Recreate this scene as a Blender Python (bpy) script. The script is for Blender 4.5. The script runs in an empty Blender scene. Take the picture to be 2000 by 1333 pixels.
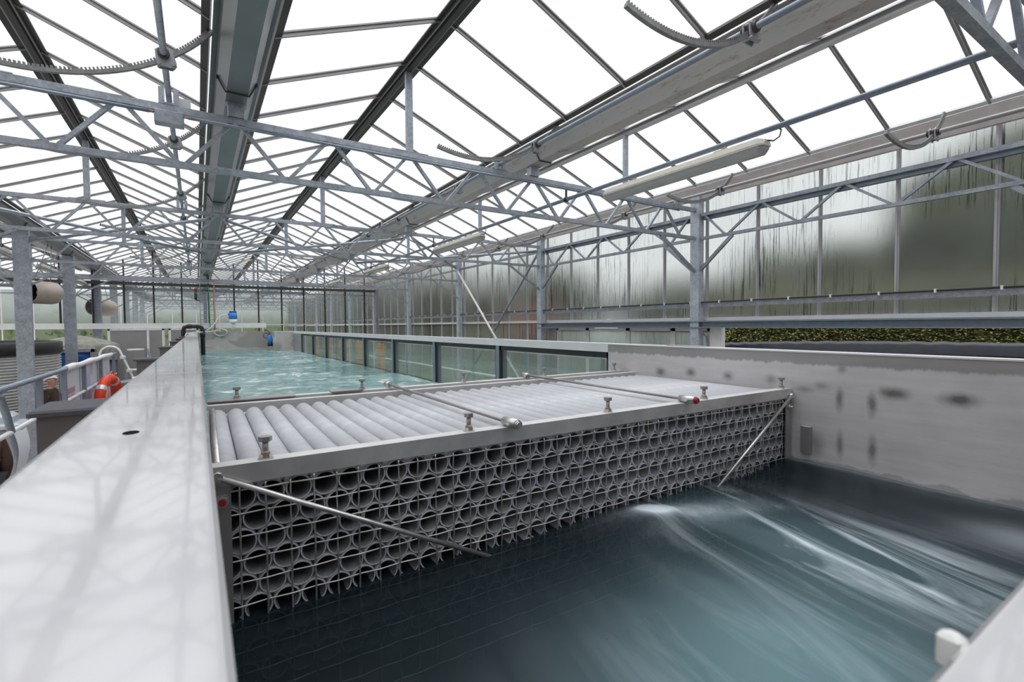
import bpy, math, random
from mathutils import Vector, Matrix
random.seed(7)
C = bpy.context.scene.collection
SC = bpy.context.scene
CZ = 2.7                       # lens height above the floor

# ------------------------------------------------------------------ camera
cam = bpy.data.cameras.new('camera')
cam.sensor_width = 36.0
cam.lens = 951.2456 / 2000 * 36.0
cam.clip_start = 0.02
cam.clip_end = 400
camo = bpy.data.objects.new('camera', cam)
C.objects.link(camo)
th, ph, ro = 0.57388, 0.03231, -0.00685
fw = Vector((math.sin(th) * math.cos(ph), math.cos(th) * math.cos(ph), -math.sin(ph)))
rt = Vector((math.cos(th), -math.sin(th), 0))
up = rt.cross(fw)
r2 = rt * math.cos(ro) + up * math.sin(ro)
u2 = -rt * math.sin(ro) + up * math.cos(ro)
M = Matrix((r2, u2, -fw)).transposed().to_4x4()
M.translation = (0, 0, CZ)
camo.matrix_world = M
cam.dof.use_dof = True
cam.dof.focus_distance = 2.6
cam.dof.aperture_fstop = 6.3
SC.camera = camo

# ------------------------------------------------------------------ sky and exposure
W_ = bpy.data.worlds.new('overcast_sky')
SC.world = W_
W_.use_nodes = True
bg = W_.node_tree.nodes['Background']
bg.inputs[0].default_value = (0.955, 0.968, 0.99, 1)
# overcast sky: brighter towards the zenith
_wn, _wl = W_.node_tree.nodes, W_.node_tree.links
_tc = _wn.new('ShaderNodeTexCoord'); _sp = _wn.new('ShaderNodeSeparateXYZ')
_wl.new(_tc.outputs['Generated'], _sp.inputs[0])
_mx = _wn.new('ShaderNodeMath'); _mx.operation = 'MAXIMUM'; _mx.inputs[1].default_value = 0.0
_wl.new(_sp.outputs[2], _mx.inputs[0])
_pw = _wn.new('ShaderNodeMath'); _pw.operation = 'POWER'; _pw.inputs[1].default_value = 3.5
_wl.new(_mx.outputs[0], _pw.inputs[0])
_ma = _wn.new('ShaderNodeMath'); _ma.operation = 'MULTIPLY_ADD'; _ma.inputs[1].default_value = 2.3; _ma.inputs[2].default_value = .76
_wl.new(_pw.outputs[0], _ma.inputs[0]); _wl.new(_ma.outputs[0], bg.inputs[1])
SC.view_settings.view_transform = 'Standard'
SC.view_settings.look = 'None'
SC.view_settings.exposure = 0.36
SC.view_settings.gamma = 1.0
SC.view_settings.use_curve_mapping = False
SC.cycles.transparent_max_bounces = 24
SC.cycles.max_bounces = 10

# ------------------------------------------------------------------ mesh builder
class MB:
    def __init__(s):
        s.v = []; s.f = []; s.s = []
    def add(s, vs, fs, smooth=False):
        n = len(s.v)
        s.v += [tuple(p) for p in vs]
        for f in fs:
            s.f.append([i + n for i in f]); s.s.append(smooth)
        return s
    def box(s, lo, hi):
        x0, y0, z0 = lo; x1, y1, z1 = hi
        vs = [(x0,y0,z0),(x1,y0,z0),(x1,y1,z0),(x0,y1,z0),(x0,y0,z1),(x1,y0,z1),(x1,y1,z1),(x0,y1,z1)]
        return s.add(vs, [(0,3,2,1),(4,5,6,7),(0,1,5,4),(1,2,6,5),(2,3,7,6),(3,0,4,7)])
    def rbox(s, lo, hi, b=.005):
        """box with chamfered vertical and top edges"""
        x0,y0,z0 = lo; x1,y1,z1 = hi
        o = [(x0+b,y0),(x1-b,y0),(x1,y0+b),(x1,y1-b),(x1-b,y1),(x0+b,y1),(x0,y1-b),(x0,y0+b)]
        i = [(x0+2*b,y0+b),(x1-2*b,y0+b),(x1-b,y0+2*b),(x1-b,y1-2*b),(x1-2*b,y1-b),(x0+2*b,y1-b),(x0+b,y1-2*b),(x0+b,y0+2*b)]
        vs = [(x,y,z0) for x,y in o] + [(x,y,z1-b) for x,y in o] + [(x,y,z1) for x,y in i]
        fs = [tuple(range(7,-1,-1)), tuple(range(16,24))]
        for k in range(8):
            j = (k+1) % 8
            fs += [(k,j,8+j,8+k),(8+k,8+j,16+j,16+k)]
        return s.add(vs, fs)
    def beam(s, a, b, w, h, upv=(0,0,1)):
        a = Vector(a); b = Vector(b); d = (b-a).normalized()
        u = Vector(upv)
        if abs(d.dot(u)) > .98: u = Vector((0,1,0))
        sd = d.cross(u).normalized(); u = sd.cross(d).normalized()
        vs = []
        for p in (a, b):
            for sx, sz in ((-1,-1),(1,-1),(1,1),(-1,1)):
                vs.append(p + sd*(sx*w/2) + u*(sz*h/2))
        return s.add(vs, [(3,2,1,0),(4,5,6,7),(0,1,5,4),(1,2,6,5),(2,3,7,6),(3,0,4,7)])
    def path(s, pts, r, n=8, cap=True):
        pts = [Vector(p) for p in pts]
        rr = r if isinstance(r, (list, tuple)) else [r]*len(pts)
        vs = []; fs = []
        ref = None
        for i, p in enumerate(pts):
            d = (pts[min(i+1,len(pts)-1)] - pts[max(i-1,0)]).normalized()
            if ref is None:
                ref = Vector((0,0,1)) if abs(d.z) < .9 else Vector((1,0,0))
            ref = (ref - d*ref.dot(d))
            if ref.length < 1e-5: ref = d.orthogonal()
            ref.normalize()
            t = d.cross(ref)
            for k in range(n):
                a = 2*math.pi*k/n
                vs.append(p + (ref*math.cos(a) + t*math.sin(a))*rr[i])
        for i in range(len(pts)-1):
            for k in range(n):
                j = (k+1) % n
                fs.append((i*n+k, i*n+j, (i+1)*n+j, (i+1)*n+k))
        s.add(vs, fs, True)
        if cap:
            m = len(s.v) - len(vs)
            s.f += [[m+k for k in range(n-1,-1,-1)], [m+(len(pts)-1)*n+k for k in range(n)]]
            s.s += [False, False]
        return s
    def tube(s, a, b, r, n=12): return s.path([a, b], r, n)
    def pipe(s, a, b, ro, ri, n=20):
        a = Vector(a); b = Vector(b); d = (b-a).normalized()
        x = d.orthogonal().normalized(); y = d.cross(x)
        vs = []
        for p in (a, b):
            for r in (ro, ri):
                for k in range(n):
                    t = 2*math.pi*k/n
                    vs.append(p + x*(r*math.cos(t)) + y*(r*math.sin(t)))
        side = []; ends = []
        for k in range(n):
            j = (k+1) % n
            side += [(k,j,2*n+j,2*n+k), (n+j,n+k,3*n+k,3*n+j)]
            ends += [(j,k,n+k,n+j), (2*n+k,2*n+j,3*n+j,3*n+k)]
        m = len(s.v)
        s.add(vs, side, True)
        for f in ends:
            s.f.append([i+m for i in f]); s.s.append(False)
        return s
    def prism(s, prof, y0, y1):
        """closed XZ outline swept along Y"""
        n = len(prof)
        vs = [(x,y0,z) for x,z in prof] + [(x,y1,z) for x,z in prof]
        fs = [tuple(range(n-1,-1,-1)), tuple(range(n,2*n))]
        for k in range(n):
            j = (k+1) % n
            fs.append((k,j,n+j,n+k))
        return s.add(vs, fs)
    def lathe(s, prof, c=(0,0,0), n=24, smooth=True, M=None, caps=True):
        vs = []; fs = []
        for r, z in prof:
            for k in range(n):
                a = 2*math.pi*k/n
                p = Vector((r*math.cos(a), r*math.sin(a), z))
                if M is not None: p = M @ p
                vs.append(Vector(c) + p)
        for i in range(len(prof)-1):
            for k in range(n):
                j = (k+1) % n
                fs.append((i*n+k, i*n+j, (i+1)*n+j, (i+1)*n+k))
        s.add(vs, fs, smooth)
        m = len(s.v) - len(vs)
        if not caps: return s
        if prof[0][0] > 1e-4:
            s.f.append([m+k for k in range(n-1,-1,-1)]); s.s.append(False)
        if prof[-1][0] > 1e-4:
            s.f.append([m+(len(prof)-1)*n+k for k in range(n)]); s.s.append(False)
        return s
    def hexa(s, c, r, h):
        return s.lathe([(r,0),(r,h)], c, 6, False)
    def ball(s, c, rx, ry, rz, n=16, m=10):
        prof = [(math.sin(math.pi*i/m), -math.cos(math.pi*i/m)) for i in range(m+1)]
        vs = []; fs = []
        for r, z in prof:
            for k in range(n):
                a = 2*math.pi*k/n
                vs.append((c[0]+rx*r*math.cos(a), c[1]+ry*r*math.sin(a), c[2]+rz*z))
        for i in range(m):
            for k in range(n):
                j = (k+1) % n
                fs.append((i*n+k, i*n+j, (i+1)*n+j, (i+1)*n+k))
        return s.add(vs, fs, True)
    def build(s, name, mat, parent=None, smooth=None, mats=None, idx=None):
        off = Vector((0,0,0)); q = parent
        while q is not None:
            off += q.location; q = q.parent
        me = bpy.data.meshes.new(name)
        me.from_pydata([Vector(p) - off for p in s.v], [], s.f)
        me.polygons.foreach_set('use_smooth', [bool(x) if smooth is None else smooth for x in s.s])
        me.materials.append(mat)
        if mats:
            for q_ in mats: me.materials.append(q_)
            me.polygons.foreach_set('material_index', idx)
        me.update()
        o = bpy.data.objects.new(name, me)
        C.objects.link(o)
        o.parent = parent
        return o

def tag(o, label, cat, group=None, kind=None):
    o['label'] = label; o['category'] = cat
    if group: o['group'] = group
    if kind: o['kind'] = kind
    return o
def thing(name, label, cat, loc=(0,0,0), group=None, kind=None):
    o = bpy.data.objects.new(name, None)
    o.empty_display_size = .1
    o.location = loc
    C.objects.link(o)
    return tag(o, label, cat, group, kind)
def struct(o, label=None, cat=None):
    o['kind'] = 'structure'
    if label: o['label'] = label
    if cat: o['category'] = cat
    return o
def dup(root, loc, label=None, group=None):
    r = root.copy(); C.objects.link(r); r.location = loc
    if label: r['label'] = label
    if group: r['group'] = group
    for ch in list(root.children):
        c = ch.copy(); C.objects.link(c); c.parent = r
        for g in list(ch.children):
            d = g.copy(); C.objects.link(d); d.parent = c
    return r
ORD = ['first','second','third','fourth','fifth','sixth','seventh','eighth','ninth','tenth','eleventh','twelfth','thirteenth','fourteenth']

# ------------------------------------------------------------------ materials
def nodes(name):
    m = bpy.data.materials.new(name); m.use_nodes = True
    nt = m.node_tree
    return m, nt, nt.nodes, nt.links, nt.nodes['Principled BSDF']
def coords(N, L, scale=(1,1,1), kind='Object'):
    tc = N.new('ShaderNodeTexCoord'); mp = N.new('ShaderNodeMapping')
    mp.inputs['Scale'].default_value = scale
    L.new(tc.outputs[kind], mp.inputs['Vector'])
    return mp.outputs['Vector']
def geo_coords(N, L, scale=(1,1,1)):
    g = N.new('ShaderNodeNewGeometry'); mp = N.new('ShaderNodeMapping')
    mp.inputs['Scale'].default_value = scale
    L.new(g.outputs['Position'], mp.inputs['Vector'])
    return mp.outputs['Vector']
def noise(N, L, vec, scale, detail=4, rough=.6, dist=0):
    n = N.new('ShaderNodeTexNoise'); n.inputs['Scale'].default_value = scale
    n.inputs['Detail'].default_value = detail; n.inputs['Roughness'].default_value = rough
    n.inputs['Distortion'].default_value = dist
    if vec is not None: L.new(vec, n.inputs['Vector'])
    return n.outputs['Fac']
def ramp(N, L, fac, stops):
    r = N.new('ShaderNodeValToRGB'); e = r.color_ramp.elements
    while len(e) < len(stops): e.new(.5)
    for i, (p, c) in enumerate(stops):
        e[i].position = p
        e[i].color = (c, c, c, 1) if isinstance(c, (int, float)) else (*c, 1)
    L.new(fac, r.inputs['Fac'])
    return r.outputs['Color']
def mth(N, L, op, a, b=None, c=None, clamp=False):
    n = N.new('ShaderNodeMath'); n.operation = op; n.use_clamp = clamp
    for i, x in enumerate((a, b, c)):
        if x is None: continue
        if isinstance(x, (int, float)): n.inputs[i].default_value = x
        else: L.new(x, n.inputs[i])
    return n.outputs[0]
def mixc(N, L, fac, a, b, mode='MIX'):
    n = N.new('ShaderNodeMix'); n.data_type = 'RGBA'; n.blend_type = mode
    if isinstance(fac, (int, float)): n.inputs['Factor'].default_value = fac
    else: L.new(fac, n.inputs['Factor'])
    for k, x in ((6, a), (7, b)):
        if isinstance(x, tuple): n.inputs[k].default_value = (*x, 1)
        else: L.new(x, n.inputs[k])
    return n.outputs[2]
def bump(N, L, P, h, strength=.3, dist=.01):
    b = N.new('ShaderNodeBump'); b.inputs['Strength'].default_value = strength
    b.inputs['Distance'].default_value = dist
    L.new(h, b.inputs['Height']); L.new(b.outputs[0], P.inputs['Normal'])
def plain(name, col, rough=.5, metal=0., var=.12, scale=8., spec=.5, coat=0):
    m, nt, N, L, P = nodes(name)
    f = noise(N, L, coords(N, L), scale)
    lo = tuple(c*(1-var) for c in col); hi = tuple(min(1, c*(1+var)) for c in col)
    L.new(ramp(N, L, f, [(.3, lo), (.7, hi)]), P.inputs['Base Color'])
    P.inputs['Roughness'].default_value = rough; P.inputs['Metallic'].default_value = metal
    P.inputs['Specular IOR Level'].default_value = spec
    P.inputs['Coat Weight'].default_value = coat
    return m
def galv(name, col, metal=.55, rough=.42):
    m, nt, N, L, P = nodes(name)
    v = geo_coords(N, L)
    vo = N.new('ShaderNodeTexVoronoi'); vo.inputs['Scale'].default_value = 55
    L.new(v, vo.inputs['Vector'])
    f = mth(N, L, 'ADD', mth(N, L, 'MULTIPLY', noise(N, L, v, 9, 6), .75), mth(N, L, 'MULTIPLY', vo.outputs['Color'], .25))
    L.new(ramp(N, L, f, [(.3, tuple(c*.72 for c in col)), (.5, col), (.72, tuple(min(1,c*1.3) for c in col))]), P.inputs['Base Color'])
    P.inputs['Metallic'].default_value = metal; P.inputs['Roughness'].default_value = rough
    return m
def brushed(name, col, metal=.8, rough=.3, stretch=(2,60,2), var=.15):
    m, nt, N, L, P = nodes(name)
    f = noise(N, L, geo_coords(N, L, stretch), 3, 5)
    g = noise(N, L, geo_coords(N, L), 2.2, 4)
    ff = mth(N, L, 'ADD', mth(N, L, 'MULTIPLY', f, .5), mth(N, L, 'MULTIPLY', g, .5))
    L.new(ramp(N, L, ff, [(.3, tuple(c*(1-var) for c in col)), (.7, tuple(min(1,c*(1+var)) for c in col))]), P.inputs['Base Color'])
    P.inputs['Metallic'].default_value = metal
    L.new(mth(N, L, 'ADD', mth(N, L, 'MULTIPLY', g, .2), rough-.1), P.inputs['Roughness'])
    return m

GALV = galv('galvanised_steel', (.345,.37,.42), .6, .4)
GALVB = galv('galvanised_column', (.36,.385,.44), .45, .5)
ALU = plain('mill_aluminium', (.34,.33,.335), .45, .6, .1, 3)
ALUW = plain('pale_aluminium', (.72,.71,.72), .5, .2, .06, 3)
ALUM = plain('mullion_aluminium', (.52,.51,.535), .45, .35, .06, 3)
GALVC = galv('lit_galvanised_column', (.46,.50,.57), .35, .5)  # lighter copy of the column steel, with light from the glazing in its colour
PINK = plain('weathered_eave_aluminium', (.60,.55,.54), .6, .15, .12, 6)
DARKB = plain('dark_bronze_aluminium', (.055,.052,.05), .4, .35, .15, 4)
BLACK = plain('black_powder_coat', (.012,.012,.013), .5)
RUBBER = plain('black_rubber', (.012,.015,.018), .55)
WHITE = plain('white_paint', (.82,.82,.83), .45, 0, .04)
GALVT = plain('bluish_galvanised_tube', (.25,.29,.35), .42, .5, .1, 14)
STEEL = brushed('brushed_stainless', (.52,.505,.505), .5, .36, (2,60,2), .38)
STEELD = brushed('dull_stainless', (.36,.345,.345), .7, .42)
BUTT = brushed('brown_grey_stainless', (.17,.155,.152), .5, .45)
STEELB = plain('bright_stainless', (.60,.585,.575), .28, .85, .12, 30)
PVC = plain('grey_pvc', (.50,.50,.535), .45, 0, .1, 10)
PVCIN = plain('shaded_pipe_bore', (.13,.13,.145), .35, 0, .25, 14)  # shade inside the pipes put into a darker bore colour
PALEST = plain('top_lit_stainless', (.66,.645,.64), .4, .2, .08, 9)  # lighter copy of the steel: roof light on the beam tops put into colour
RUST = plain('rust_stained_steel', (.42,.30,.21), .6, .4, .5, 60)
RED = plain('red_plastic', (.30,.012,.02), .35)
FOAMC = plain('charcoal_foam', (.075,.072,.088), .75, 0, .15, 40)
CREAM = plain('aged_cream_plastic', (.74,.70,.62), .5, 0, .1, 30)
DIFFU = plain('frosted_polycarbonate', (.40,.405,.41), .22, 0, .05, 10, .6)
BEIGE = plain('painted_heater_metal', (.47,.40,.355), .5, .2, .12, 6)
BLUE = plain('blue_plastic', (.02,.22,.72), .4, 0, .1)
NAVYT = plain('blue_tarpaulin', (.01,.09,.34), .55, 0, .25, 5)
ORANGE = plain('orange_lifebuoy', (.80,.055,.01), .45, 0, .08)
TARP = plain('grey_green_tarpaulin', (.26,.255,.225), .8, 0, .3, 7)
LINER = plain('navy_pond_liner', (.010,.013,.024), .4, 0, .4, 6)
SKIN = plain('skin', (.55,.29,.21), .55, 0, .08, 20)
HAIRW = plain('white_hair', (.72,.70,.68), .8)
HAIRD = plain('dark_hair', (.03,.022,.02), .6)
JACKET = plain('brown_jacket', (.05,.032,.02), .85, 0, .2, 30)
PURPLE = plain('purple_coat', (.05,.012,.06), .8)
BROWNC = plain('brown_coat', (.075,.038,.03), .8)
TROUS = plain('dark_trousers', (.03,.032,.04), .85)
SHOE = plain('black_shoe', (.015,.014,.013), .5)
GREYP = plain('grey_bin_plastic', (.30,.32,.36), .45)
BINLID = plain('pale_bin_lid', (.52,.56,.62), .35)
PAPER = plain('white_paper', (.74,.77,.82), .7, 0, .03)
HOSEG = plain('green_hose', (.02,.38,.10), .4)
HOSEO = plain('orange_hose', (.75,.16,.03), .4)
GREYPANEL = plain('grey_translucent_panel', (.30,.30,.29), .4, 0, .08, 2)
TRUNK = plain('tree_bark', (.06,.05,.04), .9)
PURP = plain('purple_print', (.42,.25,.36), .6)

def roof_glass():
    m, nt, N, L, P = nodes('fogged_roof_glass')
    v = geo_coords(N, L, (1.2, 14, 1.2))
    f = noise(N, L, v, 1.0, 5, .65)
    g = noise(N, L, geo_coords(N, L), .5, 3)
    fac = mth(N, L, 'ADD', mth(N, L, 'MULTIPLY', f, .05), mth(N, L, 'MULTIPLY', g, .10))
    tr = N.new('ShaderNodeBsdfTransparent'); tr.inputs[0].default_value = (.985,.99,.99,1)
    tl = N.new('ShaderNodeBsdfTranslucent'); tl.inputs[0].default_value = (.86,.88,.88,1)
    mx = N.new('ShaderNodeMixShader')
    L.new(fac, mx.inputs[0]); L.new(tr.outputs[0], mx.inputs[1]); L.new(tl.outputs[0], mx.inputs[2])
    L.new(mx.outputs[0], N['Material Output'].inputs[0])
    return m
ROOFG = roof_glass()
def fog_glass(name, fog=.12, streak=.30, rough=.16, tint=(.97,.99,.98)):
    """pane wet with condensation: blurred refraction, milky film and vertical runs"""
    m, nt, N, L, P = nodes(name)
    v = geo_coords(N, L, (1, 30, .8))
    s1 = noise(N, L, v, 1.7, 5, .7, .35)
    runs = ramp(N, L, s1, [(.55, 0.), (.61, 1.)])
    patch = ramp(N, L, noise(N, L, geo_coords(N, L), .7, 3), [(.38, 0.), (.62, 1.)])
    drops = ramp(N, L, noise(N, L, geo_coords(N, L, (1,1,.6)), 60, 2), [(.66, 0.), (.74, 1.)])
    wet = mth(N, L, 'MULTIPLY', runs, patch)
    film = ramp(N, L, noise(N, L, geo_coords(N, L), .55, 4, .6), [(.3, .5), (.7, 1.6)])
    a = mth(N, L, 'MULTIPLY', film, fog)
    a = mth(N, L, 'MULTIPLY', a, mth(N, L, 'SUBTRACT', 1., mth(N, L, 'MULTIPLY', wet, .8)))
    a = mth(N, L, 'ADD', a, mth(N, L, 'MULTIPLY', drops, .12), clamp=True)
    rf = N.new('ShaderNodeBsdfRefraction')
    L.new(mixc(N, L, mth(N, L, 'MULTIPLY', wet, streak), tint, (.10,.11,.115)), rf.inputs['Color'])
    rf.inputs['Roughness'].default_value = rough; rf.inputs['IOR'].default_value = 1.33
    tl = N.new('ShaderNodeBsdfTranslucent'); tl.inputs[0].default_value = (.62,.64,.65,1)
    mx = N.new('ShaderNodeMixShader')
    L.new(a, mx.inputs[0]); L.new(rf.outputs[0], mx.inputs[1]); L.new(tl.outputs[0], mx.inputs[2])
    L.new(mx.outputs[0], N['Material Output'].inputs[0])
    return m
FOGG = fog_glass('condensed_wall_glass', .13, .72, .26)
FOGB = fog_glass('heavily_misted_glass', .34, .25, .30, (.93,.95,.94))
MILKY = fog_glass('milky_door_glass', .42, .2, .2, (.86,.94,.9))
def clear_glass(name, tint, refl=.10, film=0.):
    m, nt, N, L, P = nodes(name)
    tr = N.new('ShaderNodeBsdfTransparent'); tr.inputs[0].default_value = (*tint, 1)
    gl = N.new('ShaderNodeBsdfGlossy'); gl.inputs['Roughness'].default_value = .02
    fr = N.new('ShaderNodeFresnel'); fr.inputs[0].default_value = 1.45
    f = mth(N, L, 'ADD', mth(N, L, 'MULTIPLY', fr.outputs[0], .45), refl*.2)
    mx = N.new('ShaderNodeMixShader')
    L.new(f, mx.inputs[0]); L.new(tr.outputs[0], mx.inputs[1]); L.new(gl.outputs[0], mx.inputs[2])
    out = mx.outputs[0]
    if film:
        tl = N.new('ShaderNodeBsdfTranslucent'); tl.inputs[0].default_value = (.68,.82,.79,1)
        m2 = N.new('ShaderNodeMixShader')
        L.new(mth(N, L, 'MULTIPLY', noise(N, L, geo_coords(N, L, (1,.6,9)), 2.0, 4), film*2), m2.inputs[0])
        L.new(out, m2.inputs[1]); L.new(tl.outputs[0], m2.inputs[2]); out = m2.outputs[0]
    L.new(out, N['Material Output'].inputs[0])
    return m
TANKG = clear_glass('tank_glass', (.93,.98,.965), 0, .045)
PARTG = clear_glass('partition_glass', (.96,.97,.97), 0, .03)

def lid_steel():
    m, nt, N, L, P = nodes('wet_polished_steel_lid')
    v = geo_coords(N, L)
    n1 = noise(N, L, geo_coords(N, L, (3, 1.2, 1)), 2.0, 4)
    n2 = noise(N, L, v, 14, 5)
    L.new(ramp(N, L, n1, [(.3, (.61,.595,.615)), (.7, (.69,.675,.695))]), P.inputs['Base Color'])
    P.inputs['Metallic'].default_value = .18
    L.new(ramp(N, L, n2, [(.35, .12), (.75, .26)]), P.inputs['Roughness'])
    P.inputs['Coat Weight'].default_value = .55; P.inputs['Coat Roughness'].default_value = .05
    bump(N, L, P, noise(N, L, geo_coords(N, L, (2, 1, 1)), 5, 3), .04, .003)
    return m
LID = lid_steel()

def wall_steel(marks, band_z, wet_z):
    m, nt, N, L, P = nodes('stained_steel_plate')
    g = N.new('ShaderNodeNewGeometry')
    sep = N.new('ShaderNodeSeparateXYZ'); L.new(g.outputs['Position'], sep.inputs[0])
    y, z = sep.outputs[1], sep.outputs[2]
    n1 = noise(N, L, geo_coords(N, L, (1, 1.2, 14)), 1.6, 5)
    n2 = noise(N, L, geo_coords(N, L), 3.2, 5)
    base = ramp(N, L, mth(N, L, 'ADD', mth(N, L, 'MULTIPLY', n1, .5), mth(N, L, 'MULTIPLY', n2, .5)),
                [(.32, (.53,.505,.51)), (.68, (.70,.67,.675))])
    # damp run-off hanging from the top edge
    nv = noise(N, L, geo_coords(N, L, (1, 9, .6)), 2.4, 5)
    edge = mth(N, L, 'SUBTRACT', z, mth(N, L, 'SUBTRACT', band_z, mth(N, L, 'MULTIPLY', nv, .05)))
    band = ramp(N, L, mth(N, L, 'ADD', mth(N, L, 'MULTIPLY', edge, 30), .5), [(.3, 0.), (.75, 1.)])
    col = mixc(N, L, mth(N, L, 'MULTIPLY', band, .55), base, (.12,.115,.11))
    # splash line above the water
    wl = mth(N, L, 'SUBTRACT', mth(N, L, 'ADD', wet_z, mth(N, L, 'MULTIPLY', noise(N, L, geo_coords(N, L), 2.6, 4), .22)), z)
    wet = ramp(N, L, mth(N, L, 'ADD', mth(N, L, 'MULTIPLY', wl, 20), .5), [(.4, 0.), (.6, 1.)])
    col = mixc(N, L, mth(N, L, 'MULTIPLY', wet, .45), col, (.17,.175,.18))
    ns = noise(N, L, geo_coords(N, L), 16, 4)
    tot = None
    for (my, mz, ry, rz, s) in marks:
        dy = mth(N, L, 'DIVIDE', mth(N, L, 'SUBTRACT', y, my), ry)
        dz = mth(N, L, 'DIVIDE', mth(N, L, 'SUBTRACT', z, mz), rz)
        d = mth(N, L, 'SQRT', mth(N, L, 'ADD', mth(N, L, 'MULTIPLY', dy, dy), mth(N, L, 'MULTIPLY', dz, dz)))
        d = mth(N, L, 'ADD', d, mth(N, L, 'MULTIPLY', mth(N, L, 'SUBTRACT', ns, .5), .7))
        w = mth(N, L, 'MULTIPLY', mth(N, L, 'POWER', mth(N, L, 'SUBTRACT', 1.25, d, clamp=True), 1.3), s*.8, clamp=True)
        tot = w if tot is None else mth(N, L, 'MAXIMUM', tot, w)
    if tot is not None:
        col = mixc(N, L, tot, col, (.06,.05,.043))
    L.new(col, P.inputs['Base Color'])
    P.inputs['Metallic'].default_value = .3
    P.inputs['Roughness'].default_value = .40
    return m
MARKS = [(2.53,-.368,.055,.04,.8),(2.256,-.351,.05,.036,.85),(1.96,-.352,.045,.036,.8),(1.67,-.35,.045,.04,.55),(1.37,-.36,.05,.03,.45),
         (1.28,-.424,.024,.075,.8),(1.124,-.432,.027,.075,.85),(1.03,-.366,.08,.038,.95),(.774,-.366,.08,.04,1.0),
         (1.276,-.68,.022,.085,.75),(1.12,-.678,.026,.085,.8),(1.27,-.255,.03,.028,.6),(1.40,-.70,.05,.09,.6),(1.47,-.39,.06,.025,.5)]
WALLS = wall_steel([(a, b+CZ, c, d, e) for a, b, c, d, e in MARKS], CZ-.215, CZ-.90)

def concrete(name, a, b, patch=None, scale=3.):
    m, nt, N, L, P = nodes(name)
    v = geo_coords(N, L)
    f = noise(N, L, v, scale, 8, .65)
    col = ramp(N, L, f, [(.3, a), (.7, b)])
    if patch:
        p = ramp(N, L, noise(N, L, geo_coords(N, L, (1,1,1.3)), 1.1, 3, .5, .6), [(.52, 0.), (.58, 1.)])
        col = mixc(N, L, mth(N, L, 'MULTIPLY', p, .7), col, patch)
    L.new(col, P.inputs['Base Color'])
    P.inputs['Roughness'].default_value = .8
    bump(N, L, P, noise(N, L, v, 30, 4), .2, .005)
    return m
CONC = concrete('pale_concrete', (.46,.43,.415), (.60,.57,.55), (.30,.275,.25))
def tiled_floor():
    m, nt, N, L, P = nodes('beige_concrete_slabs')
    v = geo_coords(N, L)
    br = N.new('ShaderNodeTexBrick'); br.offset = 0
    br.inputs['Scale'].default_value = 1.0; br.inputs['Brick Width'].default_value = 2.1
    br.inputs['Row Height'].default_value = 2.1; br.inputs['Mortar Size'].default_value = .012
    br.inputs['Color1'].default_value = (.58,.53,.47,1); br.inputs['Color2'].default_value = (.54,.50,.45,1)
    br.inputs['Mortar'].default_value = (.25,.23,.2,1)
    L.new(v, br.inputs['Vector'])
    L.new(mixc(N, L, .35, br.outputs['Color'], ramp(N, L, noise(N, L, v, 2, 6), [(.3, (.42,.39,.35)), (.7, (.66,.62,.56))])), P.inputs['Base Color'])
    P.inputs['Roughness'].default_value = .6
    return m
FLOORM = tiled_floor()
def leafy(name, cols, scale=6, bumpy=.6):
    m, nt, N, L, P = nodes(name)
    v = geo_coords(N, L)
    f = noise(N, L, v, scale, 8, .75)
    k = len(cols)
    L.new(ramp(N, L, f, [(.3+.4*i/(k-1), c) for i, c in enumerate(cols)]), P.inputs['Base Color'])
    P.inputs['Roughness'].default_value = .9
    P.inputs['Specular IOR Level'].default_value = .15
    bump(N, L, P, noise(N, L, v, scale*3, 6), bumpy, .1)
    return m
GRASS = leafy('meadow_grass', [(.03,.045,.007), (.052,.074,.013), (.075,.093,.024)], 1.5)
BANK = leafy('weedy_bank', [(.015,.014,.008), (.045,.042,.02), (.085,.095,.03), (.13,.10,.05)], 9)
CROWN = leafy('dark_tree_foliage', [(.016,.018,.008), (.036,.042,.018), (.07,.078,.034)], 2.5)
CROWNR = leafy('reddish_foliage', [(.10,.04,.03), (.16,.07,.055), (.2,.12,.09)], 4)
def weed_mat():
    m, nt, N, L, P = nodes('weed_leaves')
    oi = N.new('ShaderNodeNewGeometry')
    L.new(ramp(N, L, oi.outputs['Random Per Island'], [(.0,(.03,.036,.01)),(.35,(.09,.11,.025)),(.65,(.19,.19,.045)),(.8,(.10,.13,.03)),(1.,(.24,.15,.075))]), P.inputs['Base Color'])
    P.inputs['Roughness'].default_value = .8
    return m
WEED = weed_mat()
def wood():
    m, nt, N, L, P = nodes('raw_timber_boards')
    v = geo_coords(N, L, (1, 1, 11))
    f = noise(N, L, v, 1.5, 5, .6)
    L.new(ramp(N, L, f, [(.3, (.62,.27,.07)), (.7, (.90,.50,.19))]), P.inputs['Base Color'])
    P.inputs['Roughness'].default_value = .6
    return m
WOOD = wood()
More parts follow.
